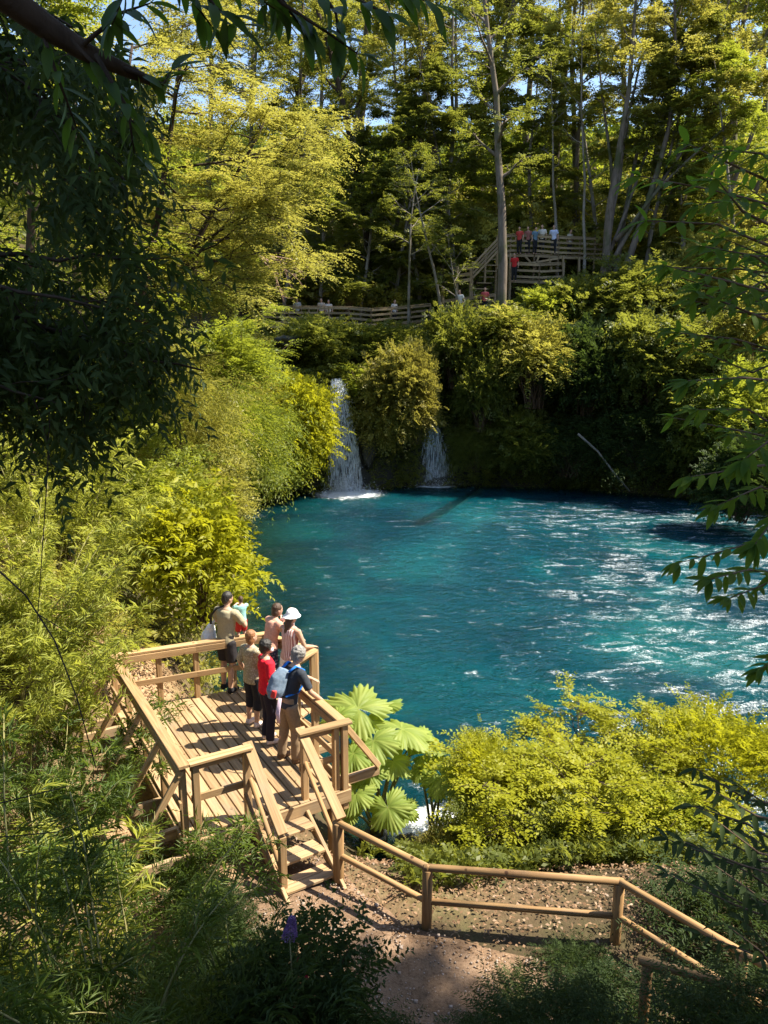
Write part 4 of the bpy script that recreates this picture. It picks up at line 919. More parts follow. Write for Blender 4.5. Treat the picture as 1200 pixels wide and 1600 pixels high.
def waterfall(label, base, toplip, w0, w1, zt, n, splash, seed, bow=.9, fan=0.0):
    r = np.random.default_rng(seed)
    root = empty('waterfall', (base.x, base.y, 0), 0, label, 'waterfall')
    V, Q = [], []
    for i in range(n):
        u = r.normal(0, .42); u = max(-1, min(1, u)); s0 = r.uniform(0, .75) if r.uniform() < .6 else 0.0; s1 = min(1, s0+r.uniform(.2, .9)); w = r.uniform(.02, .085)
        b0 = len(V)
        for k in range(9):
            s = s0+(s1-s0)*k/8
            cx_ = toplip.x+(base.x-toplip.x)*(s**.7)+u*(w0+(w1-w0)*s**.8)/2
            y_ = toplip.y+(base.y-toplip.y)*(1-(1-s)**1.6)-bow*.0-.25*abs(r.normal(0, .06))
            z_ = zt*(1-s**1.25)+.10*math.sin(i*7.1)*(1-s)
            ww = 1.15*w*(.6+1.0*s)*(1-.6*abs(2*k/8-1)**3); dx = .02*r.normal()
            V.append((cx_-ww+dx-base.x, y_-base.y+u*.15, z_)); V.append((cx_+ww+dx-base.x, y_-base.y+u*.15-.02, z_))
            if k: q = b0+2*k; Q.append((q-2, q-1, q+1, q))
    me = qmesh('falling_water', V, Q, M['fall'], True); link('falling_water', me, root)
    # droplets and spray
    V, F = [], []
    cl = Cloud(); k = splash
    rr = np.abs(r.normal(0, 1, k)); a = r.uniform(0, 2*math.pi, k)
    P = np.stack([rr*np.cos(a)*w1*.55, rr*np.sin(a)*w1*.32-.25, np.abs(r.normal(0, .22, k))*np.exp(-rr*.4)*2.0+.03], -1)
    k2 = splash//2; sy = r.uniform(0, 1, k2)
    P2 = np.stack([(toplip.x-base.x)*(1-sy**.7)+r.normal(0, .62, k2)*(w0+(w1-w0)*sy**.8)/2*1.25, (toplip.y-base.y)*((1-sy)**1.6)-.12+r.normal(0, .08, k2), zt*(1-sy**1.25)], -1)
    P = np.concatenate([P, P2]); k = len(P)
    cl.add(P, r.normal(size=(k, 3)), r.normal(size=(k, 3)), r.uniform(.015, .06, k), r.uniform(.012, .045, k), r.uniform(0, 1, k))
    sp = cl.build('spray', M['spray'], root); sp['kind'] = 'stuff'
    return root
lipA = at(526, 594, y=43.6); lipB = at(674, 664, y=43.8)
waterfall('tall white waterfall plunging into the pool right of the round lime-green bush', FALL_A, lipA, .5, 1.75, lipA.z, 440, 3200, 61)
waterfall('smaller shaded waterfall fanning out below the yellow-brown bush', FALL_B, lipB, .35, 2.2, lipB.z, 150, 900, 62)
# wet stones at the foot and lip of the falls
M['stone'] = plain('wet_stone', (.014, .014, .012), .5, .4, c2=(.045, .045, .03), scale=4, bump=.5)
def stone(p, s, seed, label, name='rock', mat='stone'):
    r = np.random.default_rng(seed); bmv = []
    import bmesh
    bm = bmesh.new(); bmesh.ops.create_icosphere(bm, subdivisions=3, radius=1)
    co = np.array([v.co for v in bm.verts]); f = 1+.7*fbm(co[:, 0]*1.7+seed, co[:, 1]*1.7, co[:, 2]*1.7, seed, 4)
    for v, k in zip(bm.verts, f): v.co = Vector((v.co.x*s[0], v.co.y*s[1], v.co.z*s[2]))*k
    me = bpy.data.meshes.new(name); bm.to_mesh(me); bm.free(); me.materials.append(M[mat]); me.polygons.foreach_set('use_smooth', [True]*len(me.polygons))
    o = link(name, me); o.location = p; o.rotation_euler = (0, 0, r.uniform(0, 6)); return tag(o, label, 'rock')
stone(at(578, 690, y=43.6), (.8, .5, 1.6), 71, 'dark wet rock face between the main waterfall and the hanging bush')
stone(at(450, 535, y=45.5), (1.0, .8, .4), 74, 'flat rock at the top of the left bank below the boardwalk', mat='stone')
stone(at(668, 1330, y=10.55), (.34, .3, .2), 75, 'mossy yellowish rock beside the white rapids under the railing')
stone(at(640, 1318, y=11.2), (.25, .2, .14), 76, 'small wet rock in the white rapids')
stone(at(585, 1312, y=11.3), (.28, .22, .15), 77, 'wet rock at the foot of the giant rhubarb by the rapids')

# ------------------------------------------------------------------ dead wood
def wood_thing(name, label, cat, paths, mat, sides=7):
    V, F = [], []
    for pts, r0, r1 in paths:
        n = len(pts); tube(V, F, pts, [r0+(r1-r0)*k/(n-1) for k in range(n)], sides)
    return tag(link(name, mesh(name, V, F, mat, True)), label, cat)
a, b = at(903, 678, y=41.2), at(984, 768, y=40.4)
wood_thing('fallen_pole', 'thin bare pole leaning from the far bank down into the water', 'branch', [([a, a.lerp(b, .35)+Vector((.1, 0, .12)), a.lerp(b, .7)+Vector((0, 0, .05)), b], .065, .04)], M['bark_pale'])
M['sunk'] = plain('algae_wood', (.28, .32, .11), .8, .2, c2=(.42, .42, .2), scale=2)
wood_thing('sunken_log', 'greenish sunken log showing through the clear water near the waterfalls', 'log', [([LOG0+Vector((0, 0, .15)), LOG0.lerp(LOG1, .5), LOG1], .22, .14), ([LOG0.lerp(LOG1, .55), LOG0.lerp(LOG1, .7)+Vector((-.7, .3, .1))], .08, .03)], M['sunk'])
r_ = np.random.default_rng(81); ps = []
o0 = at(405, 400, y=30)
for i in range(9):
    d = np.array([1, r_.normal(0, .35), -.42+r_.normal(0, .35)]); pth = curve_path(o0, d, r_.uniform(1.2, 2.4), 6, r_, up=-.4, wob=.4); ps.append(([Vector(q) for q in pth], .028, .008))
    for s in range(4):
        q0 = pth[2+s]; sp = curve_path(q0, d+r_.normal(0, .7, 3), r_.uniform(.35, .9), 4, r_, up=-.2, wob=.5); ps.append(([Vector(q) for q in sp], .012, .004))
wood_thing('dead_branch', 'bare reddish dead twigs hanging above the left end of the boardwalk', 'branch', ps, M['dead'], 4)

# ------------------------------------------------------------------ giant rhubarb beside the platform
def gun_leaf(R, seed):
    r = random.Random(seed); V = [(0, 0, 0)]; F = []; nseg, nring = 150, 7; lobes = 5.5
    for k in range(1, nring+1):
        f = k/nring
        for s in range(nseg):
            th = -math.pi*.94+2*math.pi*.94*s/(nseg-1)
            L = abs(math.cos(th*lobes/2.0)); lob = .68+.32*L**.55
            tooth = 1+.11*(1-2*abs(((s*.21+seed*.3) % 1)-.5)*2)+.05*math.sin(s*1.9+seed)*.6
            rad = R*f*((1-f**2)*.85+f**2*lob*tooth)*(1-.15*abs(th)/math.pi)
            z = R*(.22*f-.42*f*f+.06*f*(L-.5)+.04*f*f*math.sin(s*.13+seed*2)+.020*math.sin(s*.45+k*1.3+seed)*f)
            V.append((rad*math.cos(th), rad*math.sin(th), z))
    for s in range(nseg-1): F.append((0, 1+s, 2+s))
    for k in range(nring-1):
        b = 1+k*nseg
        for s in range(nseg-1): F.append((b+s, b+nseg+s, b+nseg+s+1, b+s+1))
    me = mesh('leaf', V, F, M['lf_gunnera'], True)
    a = me.attributes.new('tone', 'FLOAT', 'POINT'); co = np.array(V)
    rad = np.hypot(co[:, 0], co[:, 1])/R; th = np.arctan2(co[:, 1], co[:, 0]); vein = np.abs(np.cos(th*lobes/2.0))**14
    a.data.foreach_set('value', np.clip(.25+.35*rad+.55*vein*(rad < .95), 0, 1).astype(np.float32)); return me
gl = [gun_leaf(.5, s) for s in (1, 2, 3)]
M['stalk'] = plain('leaf_stalk', (.16, .19, .06), .6, .3, c2=(.24, .2, .1), scale=12)
def gun_plant(foot, leaves, label):
    root = empty('giant_rhubarb', foot, 0, label, 'plant')
    for i, (px_, py_, D_, spx, yaw, tilt, roll) in enumerate(leaves):
        c = at(px_, py_, y=D_); sc = spx/1200*D_*1.07/.95*1.12
        e = Euler((roll, tilt, yaw), 'XYZ'); mt = Matrix.Translation(c-root.location) @ e.to_matrix().to_4x4() @ Matrix.Diagonal((sc, sc, sc, 1))
        o = link('leaf', gl[i % 3], root); o.matrix_basis = mt
        p0 = Vector((random.uniform(-.1, .1), random.uniform(-.1, .1), -.1)); p2 = c-root.location; mid = (p0+p2)*.5+Vector((0, 0, .3))
        V, F = [], []; tube(V, F, [p0*float((1-t)**2)+mid*float(2*t*(1-t))+p2*float(t*t) for t in np.linspace(0, 1, 7)], [.028-.012*t for t in np.linspace(0, 1, 7)], 6)
        link('stalk', mesh('stalk', V, F, M['stalk'], True), root)
g0 = at(590, 1275, y=11.4)
gun_plant(Vector((g0.x, g0.y, .15)), [(560, 1108, 11.6, 104, 2.6, -.2, -.35), (628, 1140, 11.4, 92, .5, .25, .1), (583, 1158, 11.1, 84, -1.6, .3, .3), (552, 1178, 10.9, 70, -2.2, .4, .1), (640, 1165, 11.7, 66, 1.2, .3, -.2),
   (606, 1262, 10.5, 72, -1.2, .55, .5), (556, 1240, 10.6, 64, -2.0, .45, .2), (600, 1105, 11.9, 60, 1.8, .2, -.4), (530, 1120, 11.2, 62, 2.9, .3, -.3), (660, 1150, 11.6, 64, .2, .4, .25), (574, 1205, 10.9, 60, -1.2, .4, .4), (615, 1190, 11.2, 58, -.6, .35, .2), (632, 1262, 10.8, 50, -.3, .5, .4), (545, 1270, 10.5, 50, -2.4, .5, .3)], 'giant rhubarb with huge lobed leaves growing right beside the platform')
g1 = at(680, 1290, y=11.6)
gun_plant(Vector((g1.x, g1.y, .1)), [(690, 1212, 11.3, 72, -.6, .5, .55), (665, 1180, 11.7, 56, .4, .3, .2), (705, 1180, 11.6, 60, .9, .4, .3), (655, 1200, 11.5, 46, -1.9, .4, .4), (718, 1228, 11.1, 54, -.2, .5, .5)], 'smaller giant rhubarb with serrated leaves left of the bright shrub')

# ------------------------------------------------------------------ bright shrub in front of the pool
r_nb = np.random.default_rng(22)
ms = []
for q in range(13):
    az = q*2.4+r_nb.uniform(-.3, .3); tl = r_nb.uniform(.1, 1.25)
    ms.append((np.array([math.cos(az)*.35, math.sin(az)*.25, -.3]), np.array([math.cos(az)*tl, math.sin(az)*tl*.65, 1.]), r_nb.uniform(2.2, 2.9), .035))
NB = tree_mesh(223, 2.6, .26, 1.0, .035, 9, 6, 7, 12, .082, .042, M['bark_dark'], M['lf_lime'], sl_=.42, shape='umbrella', limb_up=.2, limb_tilt=.3, droop=.12, flat=.85, stems=ms, nseg=7)
c = at(905, 1330, y=10.75)
plant('nb', 'bright_shrub', NB, (c.x+.30, c.y, .05), .4, (1.0, 1, .86), 'wide yellow-green shrub with layered twigs in front of the pool behind the railing', 'shrub', None, ('stems', 'foliage'))
SB = bush_mesh(222, 1.0, .9, .8, 90, 22, 10, .07, .034, M['bark_dark'], M['lf_lime'], spl=.3, lump=.4, droop=.2, flat=.75, spread=.2, stems=30, low=-.2, zc=1.0)
for px_, py_, D_, s, lf, lab in ((760, 1215, 11.2, .62, None, 'left lobe of lime shrubbery reaching over the rapids'), (1130, 1195, 11.4, 1.0, None, 'yellow-green shrub at the right end of the bright shrub'),
        (790, 1330, 10.3, .75, 'lf_mid', 'low green bush under the bright shrub behind the railing'), (700, 1325, 10.2, .38, 'lf_dry', 'small orange-yellow mossy bush beside the white rapids'),
        (900, 1370, 9.6, .6, 'lf_mid', 'low green bush just behind the middle of the railing'), (1040, 1340, 10.2, .8, 'lf_yellow', 'half-shaded bush behind the right railing post')):
    c = at(px_, py_, y=D_); plant('sb', 'bush', SB, (c.x, c.y, max(hz(c.x, c.y)-.1, c.z-.85*s)), random.uniform(0, 6), s, lab, 'bush', None, ('stem', 'foliage'), leaf=lf)

# ------------------------------------------------------------------ foreground: bamboo, shrubs, overhanging boughs
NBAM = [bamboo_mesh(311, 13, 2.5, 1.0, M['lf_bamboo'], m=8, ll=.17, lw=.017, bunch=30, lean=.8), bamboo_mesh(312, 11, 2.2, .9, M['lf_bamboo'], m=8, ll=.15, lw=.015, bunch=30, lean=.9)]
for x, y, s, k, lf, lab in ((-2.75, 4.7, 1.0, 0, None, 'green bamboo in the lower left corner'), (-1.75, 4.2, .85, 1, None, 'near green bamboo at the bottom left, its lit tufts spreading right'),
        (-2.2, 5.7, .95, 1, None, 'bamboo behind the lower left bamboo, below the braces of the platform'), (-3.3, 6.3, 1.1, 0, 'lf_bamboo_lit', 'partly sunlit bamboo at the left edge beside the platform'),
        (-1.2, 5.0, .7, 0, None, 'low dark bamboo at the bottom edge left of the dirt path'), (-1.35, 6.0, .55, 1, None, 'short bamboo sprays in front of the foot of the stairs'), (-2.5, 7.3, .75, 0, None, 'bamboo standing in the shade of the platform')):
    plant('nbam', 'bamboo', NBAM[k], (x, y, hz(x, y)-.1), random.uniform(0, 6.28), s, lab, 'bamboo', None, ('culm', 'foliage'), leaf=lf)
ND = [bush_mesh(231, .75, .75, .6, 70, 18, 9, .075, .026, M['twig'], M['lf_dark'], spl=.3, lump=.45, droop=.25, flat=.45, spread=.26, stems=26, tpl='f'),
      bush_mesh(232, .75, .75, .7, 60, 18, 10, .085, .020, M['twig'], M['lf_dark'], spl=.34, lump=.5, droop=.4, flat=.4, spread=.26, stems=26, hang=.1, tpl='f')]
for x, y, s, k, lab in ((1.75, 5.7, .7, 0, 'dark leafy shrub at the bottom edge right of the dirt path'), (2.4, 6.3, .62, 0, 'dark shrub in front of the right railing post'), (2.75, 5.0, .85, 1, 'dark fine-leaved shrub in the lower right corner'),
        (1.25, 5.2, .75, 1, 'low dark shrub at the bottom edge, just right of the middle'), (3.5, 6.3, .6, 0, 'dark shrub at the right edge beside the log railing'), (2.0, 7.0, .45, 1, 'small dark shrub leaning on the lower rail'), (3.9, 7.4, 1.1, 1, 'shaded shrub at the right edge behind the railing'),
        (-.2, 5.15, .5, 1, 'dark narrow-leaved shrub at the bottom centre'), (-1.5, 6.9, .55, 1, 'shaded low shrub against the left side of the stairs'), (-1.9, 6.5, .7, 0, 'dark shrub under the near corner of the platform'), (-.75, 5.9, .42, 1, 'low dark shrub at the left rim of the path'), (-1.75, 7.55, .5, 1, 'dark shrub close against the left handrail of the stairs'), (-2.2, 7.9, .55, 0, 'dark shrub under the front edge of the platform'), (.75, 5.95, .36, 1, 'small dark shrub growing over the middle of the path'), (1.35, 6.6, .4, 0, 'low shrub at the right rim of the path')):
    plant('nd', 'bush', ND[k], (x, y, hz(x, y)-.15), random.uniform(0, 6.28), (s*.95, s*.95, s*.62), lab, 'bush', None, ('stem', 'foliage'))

# butterfly bush and fuchsia at the bottom centre
M['purple'] = leaf_mat('purple_petal', (.16, .08, .24), (.40, .26, .50), (.35, .2, .45), .3)
M['red'] = leaf_mat('red_petal', (.45, .01, .03), (.62, .03, .10), (.6, .03, .06), .3)
c = at(452, 1456, y=4.5); gx_, gy_ = c.x-.05, c.y+.1
bb = bush_mesh(233, .42, .4, .55, 30, 14, 10, .12, .022, M['twig'], M['lf_dark'], spl=.3, lump=.4, droop=.5, flat=.4, spread=.3, stems=14, hang=.15, tpl='f')
root = plant('bb', 'butterfly_bush', bb, (gx_, gy_, hz(gx_, gy_)-.1), 0, 1, 'butterfly bush with one purple flower spike at the bottom centre', 'shrub', None, ('stem', 'foliage'))
rr = np.random.default_rng(91); n = 900; t = rr.uniform(0, 1, n); a = rr.uniform(0, 6.28, n); rad = .055*(1-t)**.6*rr.uniform(.4, 1, n)**.5+.006
P = np.stack([rad*np.cos(a)+.03*t, rad*np.sin(a), t*.21-.06], -1); cl = Cloud(); P = P*.78
cl.add(P, np.stack([np.cos(a), np.sin(a), rr.uniform(-.2, .6, n)], -1), rr.normal(size=(n, 3)), rr.uniform(.008, .017, n), rr.uniform(.007, .014, n), rr.uniform(0, 1, n))
o = cl.build('flower_spike', M['purple'], root); o.location = c-root.location
V, F = [], []; tube(V, F, [Vector((0, 0, .3)), (c-root.location)*.55+Vector((.03, 0, .1)), c-root.location+Vector((0, 0, -.05))], [.008, .006, .004], 5); link('flower_stem', mesh('flower_stem', V, F, M['stalk'], True), root)
c = at(478, 1540, y=4.7); fb_ = bush_mesh(234, .34, .34, .4, 24, 14, 8, .06, .028, M['twig'], M['lf_dark'], spl=.22, lump=.4, droop=.35, flat=.4, spread=.3, stems=12, tpl='f')
root = plant('fu', 'fuchsia_bush', fb_, (c.x, c.y+.15, c.z-.42), 0, 1, 'small fuchsia with a few red blossoms at the bottom edge', 'shrub', None, ('stem', 'foliage'))
def blossom():
    cl = Cloud(); a = np.arange(8)*.785; n = 8
    cl.add(np.zeros((n, 3)), np.stack([np.cos(a)*.7, np.sin(a)*.7, -np.ones(n)*.8], -1), np.stack([np.cos(a), np.sin(a), np.ones(n)], -1), np.full(n, .04), np.full(n, .022), np.linspace(0, 1, n)); return cl.build('blossom', M['red'], as_mesh=True, tpl='f')
bl = blossom()
for px_, py_, D_ in ((478, 1524, 4.75), (460, 1574, 4.6), (466, 1496, 4.85), (486, 1560, 4.6)):
    o = link('blossom', bl, root); o.location = at(px_, py_, y=D_)-root.location

# boughs with leaves that can be picked out one by one
def leaf_mesh(L, Wd, seed, mat):
    r = random.Random(seed); V, F = [], []; n = 6; bend = r.uniform(.08, .28); tw = r.uniform(-.2, .2)
    for k in range(n+1):
        t = k/n; w = Wd*(math.sin(math.pi*min(1, t*.93+.04))**.8)*(1-.25*t)*.5 if 0 < k < n else .0015
        x = L*t; z = -bend*L*t*t; fold = .30*w
        V += [(x, -w*math.cos(tw*t), z+fold-w*math.sin(tw*t)), (x, 0, z), (x, w*math.cos(tw*t), z+fold+w*math.sin(tw*t))]
    for k in range(n):
        for s in range(2): a = 3*k+s; F.append((a, a+1, a+4, a+3))
    me = mesh('leaf', V, F, mat, True); at_ = me.attributes.new('tone', 'FLOAT', 'POINT'); at_.data.foreach_set('value', np.full(len(V), r.uniform(.2, .8), np.float32)); return me
def bough(name, label, cat, twigs, leaves, seed, rad=.010, per=9, start=None, jit=.03, down=.35, ends=3, mat='bark_dark'):
    r = random.Random(seed); o0 = twigs[0][0]; root = empty(name, o0, 0, label, cat)
    V, F = [], []
    for tw in (start or []): tube(V, F, [p-o0 for p in tw[0]], tw[1], 9)
    for tw in twigs:
        n = len(tw); tube(V, F, [p-o0 for p in tw], [rad*(1-.75*k/(n-1)) for k in range(n)], 5)
    link('branch', mesh('branch', V, F, M[mat], True), root)
    for tw in twigs:
        n = len(tw)-1; side = 1
        for k in range(per+ends):
            t = min(1., .16+.84*(k+r.uniform(-.3, .3))/per) if k < per else 1.0
            s = min(n-1, int(t*n)); p = tw[s].lerp(tw[s+1], t*n-s); d = (tw[s+1]-tw[s]).normalized()
            up = Vector((0, 0, 1)); lat = d.cross(up).normalized(); side = -side
            ld = d*r.uniform(.35, .9)+lat*side*r.uniform(.5, 1.0)*(.5 if k >= per else 1)+Vector((r.uniform(-.25, .25), r.uniform(-.25, .25), -down+r.uniform(-.55, .5)))
            if ld.length < .1: ld = d
            fr, _ = beam_frame((0, 0, 0), ld, (r.uniform(-.4, .4), -.3+r.uniform(-.3, .3), 1))
            q = r.uniform(.75, 1.2); o = link('leaf', r.choice(leaves), root)
            o.matrix_basis = Matrix.Translation(p-o0) @ fr @ Matrix.Diagonal((q, q, q, 1))
    return root
def pp(*a): return [at(px_, py_, y=d) for px_, py_, d in a]
LB = [leaf_mesh(.125, .043, s, M['lf_gloss']) for s in range(5)]
tw = [pp((290, -60, 3.0), (335, 10, 3.0), (372, 40, 3.05)), pp((400, -60, 3.0), (455, 20, 3.1), (480, 50, 3.1)), pp((400, -40, 3.0), (440, 5, 3.0), (510, 50, 3.05), (560, 85, 3.1)), pp((480, -50, 2.9), (560, 0, 3.0), (600, 20, 3.0)),
      pp((560, -60, 3.0), (630, -15, 3.0), (680, 8, 3.0)), pp((480, -40, 3.1), (525, 20, 3.1), (530, 70, 3.1)), pp((130, 70, 3.1), (190, 20, 3.1), (235, 5, 3.1)), pp((110, 60, 3.1), (170, 125, 3.15), (225, 200, 3.2)), pp((190, 105, 3.2), (255, 132, 3.25), (268, 110, 3.3)),
      pp((60, 30, 3.1), (90, 120, 3.1), (120, 200, 3.2)), pp((150, 85, 3.1), (200, 170, 3.1), (210, 240, 3.15)), pp((330, -60, 3.0), (400, -5, 3.0), (440, 20, 3.1)), pp((220, -60, 3.0), (190, -5, 3.0), (175, 40, 3.0)), pp((250, -60, 3.0), (300, 0, 3.05), (330, 40, 3.1))]
trk = [(pp((-420, -330, 2.6), (-200, -150, 2.8), (0, -12, 3.0), (70, 40, 3.1), (140, 85, 3.15), (250, 133, 3.3)), [.10, .085, .055, .045, .035, .014]), (pp((-200, -150, 2.8), (150, -120, 2.9), (420, -75, 3.0), (600, -60, 3.0)), [.05, .035, .02, .01])]
bough('overhanging_bough', 'dark thick bough with large leaves overhanging the top left of the view', 'branch', tw, LB, 5, per=9, start=trk, down=.22)
RB = [leaf_mesh(.128, .042, s+10, M['lf_laurel']) for s in range(5)]
tw = []
rr = random.Random(17)
for (x0, y0, x1, y1, x2, y2) in ((1240, 330, 1130, 300, 1000, 275), (1240, 300, 1150, 260, 1075, 225), (1250, 360, 1170, 310, 1090, 320), (1250, 450, 1180, 400, 1100, 385), (1250, 500, 1190, 440, 1140, 470), (1240, 280, 1190, 240, 1140, 235), (1240, 400, 1120, 350, 1010, 345), (1260, 380, 1160, 330, 1120, 280), (1250, 470, 1140, 440, 1040, 415), (1250, 520, 1150, 480, 1090, 455),
        (1250, 560, 1150, 530, 1060, 520), (1250, 600, 1160, 590, 1075, 595), (1250, 690, 1170, 640, 1090, 640), (1250, 720, 1170, 730, 1080, 745), (1250, 790, 1190, 760, 1120, 790), (1250, 840, 1170, 850, 1060, 880), (1250, 900, 1170, 890, 1110, 905), (1250, 880, 1190, 915, 1140, 935), (1250, 640, 1200, 690, 1160, 720),
        (1250, 1040, 1225, 1020, 1190, 1045), (1250, 430, 1200, 400, 1150, 400), (1260, 760, 1210, 810, 1180, 850)):
    d = rr.uniform(3.7, 4.5); tw.append(pp((x0, y0, d+.3), (x1, y1, d), (x2, y2, d-.1)))
st_ = [(pp((1420, 1500, 4.6), (1330, 1000, 4.7), (1290, 700, 4.7), (1270, 300, 4.7), (1250, 120, 4.7)), [.07, .06, .05, .035, .015])]
for t in tw: st_.append(([at(1285, 0, y=4.7).lerp(t[0], 1)+Vector((.25, .3, -.25)), t[0]], [.014, .010]))
hi = [t for t in tw if t[0].z > at(1250, 540, y=4.3).z]; lo = [t for t in tw if t[0].z <= at(1250, 540, y=4.3).z]
bough('laurel_branch', 'laurel branch with long green leaves at the right edge below the slanting trunks', 'branch', hi, RB, 6, per=16, start=[s for s in st_ if len(s[0]) > 2 or s[0][1] in [t[0] for t in hi]], down=.18, ends=5, mat='twig')
bough('laurel_branch', 'lower laurel branch with long leaves hanging over the sparkling water at the right edge', 'branch', lo, RB, 16, per=18, start=[s for s in st_ if len(s[0]) > 2 or s[0][1] in [t[0] for t in lo]], down=.25, ends=6, mat='twig')
tw = []
for i in range(14):
    x, y = rr.uniform(1040, 1165), rr.choice([rr.uniform(235, 480), rr.uniform(300, 720)]); d = rr.uniform(4.6, 5.2); tw.append(pp((1290, y+rr.uniform(-20, 110), d+.3), ((x+1270)/2, y+rr.uniform(0, 40), d), (x, y, d-.1)))
bough('laurel_branch', 'laurel branch behind the others, crowding the right edge with green leaves', 'branch', tw, RB, 26, per=16, down=.2, ends=5, mat='twig', start=[(pp((1400, 1400, 5.4), (1350, 900, 5.4), (1320, 500, 5.4), (1300, 200, 5.4)), [.05, .045, .035, .02])])
tw = []
for i in range(18):
    x, y = rr.uniform(1040, 1190), rr.uniform(1170, 1470); d = rr.uniform(3.6, 4.6); tw.append(pp((1260, y+rr.uniform(0, 150), d+.3), ((x+1250)/2, y+20, d), (x, y-rr.uniform(0, 30), d-.1)))
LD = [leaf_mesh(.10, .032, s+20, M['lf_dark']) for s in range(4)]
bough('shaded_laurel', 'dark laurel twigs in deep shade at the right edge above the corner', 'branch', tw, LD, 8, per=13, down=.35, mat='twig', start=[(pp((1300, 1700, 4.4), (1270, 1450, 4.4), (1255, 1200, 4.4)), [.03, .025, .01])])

# dark tree hanging in from the left
r = np.random.default_rng(95); edge = np.array([(0, 230), (60, 240), (150, 225), (300, 200), (380, 245), (470, 265), (560, 320), (620, 320), (650, 240), (700, 110), (740, 95)])
cl = Cloud(); V, F = [], []; o0 = at(-260, 620, y=6.0); tb = Vector((o0.x-.5, o0.y, hz(o0.x-.5, o0.y)-.3))
tp = [tb, Vector((tb.x+.1, tb.y, 6.0)), Vector((tb.x+.2, tb.y+.1, 8.2)), Vector((tb.x+.4, tb.y, 10.6)), Vector((tb.x+.9, tb.y-.2, 12.6))]
tube(V, F, [p-tb for p in tp], [.17, .15, .12, .08, .03], 9)
O, Dd, limbs = [], [], []
for (ex, ey, eD) in ((120, 40, 5.6), (190, 120, 5.0), (205, 190, 6.3), (190, 270, 5.2), (190, 340, 6.2), (205, 420, 5.4), (250, 500, 6.4), (270, 570, 5.5), (150, 480, 5.0), (110, 330, 6.8), (180, 620, 5.6), (90, 650, 5.0), (60, 560, 6.4), (100, 200, 4.9), (40, 120, 5.8), (310, 590, 5.8)):
    c = at(ex, ey, y=eD); j = int(np.argmin([abs(p.z-(c.z+.5)) for p in tp[1:]]))+1; s = tp[j]; mid = s.lerp(c, .55)+Vector((r.uniform(-.2, .2), r.uniform(-.4, .4), .55))
    pts = [s*float((1-t)**2)+mid*float(2*t*(1-t))+c*float(t*t)+Vector(r.normal(0, .035, 3)) for t in np.linspace(0, 1, 10)]
    tube(V, F, [p-tb for p in pts], [.028*(1-.85*t)+.003 for t in np.linspace(0, 1, 10)], 5, cap=False); limbs.append(np.array([list(p) for p in pts]))
for i in range(340):
    L_ = limbs[i % len(limbs)]; t = r.uniform(.22, 1.0); p_, d_ = path_at(L_, np.array([min(t, .999)])); p_, d_ = p_[0], d_[0]
    d2 = d_*.5+r.normal(0, .6, 3)+np.array([0, 0, -.3]); tw_ = curve_path(p_, d2, r.uniform(.25, .6), 4, r, up=-.5, wob=.4)
    tube(V, F, [Vector(q)-tb for q in tw_], [.006, .005, .004, .003, .002], 3, cap=False)
    for q in range(5):
        pq, dq = path_at(tw_, np.array([r.uniform(.2, .999)])); O.append(pq[0]-np.array(tb)+r.normal(0, .05, 3)); Dd.append(dq[0]*.7+r.normal(0, .5, 3)+np.array([0, 0, -.2]))
O, Dd = np.array(O), np.array(Dd)
sprigs(cl, O, Dd, r.uniform(.2, .42, len(O)), 10, .12, .038, r, flat=.4, droop=.5, side=.8, hang=.25)
root = empty('dark_tree', tb, 0, 'dark shaded tree whose drooping leafy boughs fill the upper left corner', 'tree')
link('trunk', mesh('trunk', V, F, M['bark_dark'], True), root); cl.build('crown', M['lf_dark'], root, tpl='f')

# thin hanging stems
wood_thing('hanging_stem', 'thin dark stem hanging straight down at the left in front of the sunny bamboo', 'stem', [(pp((78, 640, 5.2), (74, 740, 5.2), (66, 860, 5.2), (58, 975, 5.2)), .005, .003)], M['bark_dark'], 5)
wood_thing('arching_twig', 'dark arching twigs crossing the bamboo at the left edge', 'stem', [(pp((-20, 875, 5), (40, 930, 5), (85, 1000, 5), (120, 1090, 5), (150, 1200, 5)), .007, .004), (pp((-20, 1260, 5), (60, 1240, 5), (110, 1228, 5)), .006, .003), (pp((60, 960, 5), (100, 985, 5), (170, 1010, 5)), .004, .002), (pp((-20, 1310, 5), (90, 1300, 5), (150, 1270, 5)), .005, .003)], M['bark_dark'], 5)

# trees outside the view, on the right of the viewpoint, that shade the foreground
SH = tree_mesh(141, 16.5, .60, 4.4, .25, 18, 8, 15, 13, .23, .13, M['bark_dark'], M['lf_mid'], sl_=1.0, shape='umbrella', limb_up=.2, limb_tilt=.25, droop=.15, flat=.8)
SH2 = tree_mesh(142, 16.5, .60, 4.4, .25, 13, 6, 5, 12, .22, .12, M['bark_dark'], M['lf_mid'], sl_=1.0, shape='umbrella', limb_up=.2, limb_tilt=.25, droop=.15, flat=.8)
plant('sh', 'shade_tree', SH2, (7.8, 4.4, hz(7.8, 4.4)-.2), 1.0, 1.0, 'thin-crowned shade tree between the other two on the right', 'tree')
for x, y, s, lab in ((3.9, 3.0, 1.0, 'tall shade tree just outside the right of the view'), (13.5, 4.3, 1.05, 'shade tree further right of the viewpoint'), (5.0, -2.2, 1.0, 'shade tree beside the viewpoint'), (-3.5, -2.0, .9, 'shade tree behind the viewpoint on the left')):
    plant('sh', 'shade_tree', SH, (x, y, hz(x, y)-.2), random.uniform(0, 6), s, lab, 'tree')
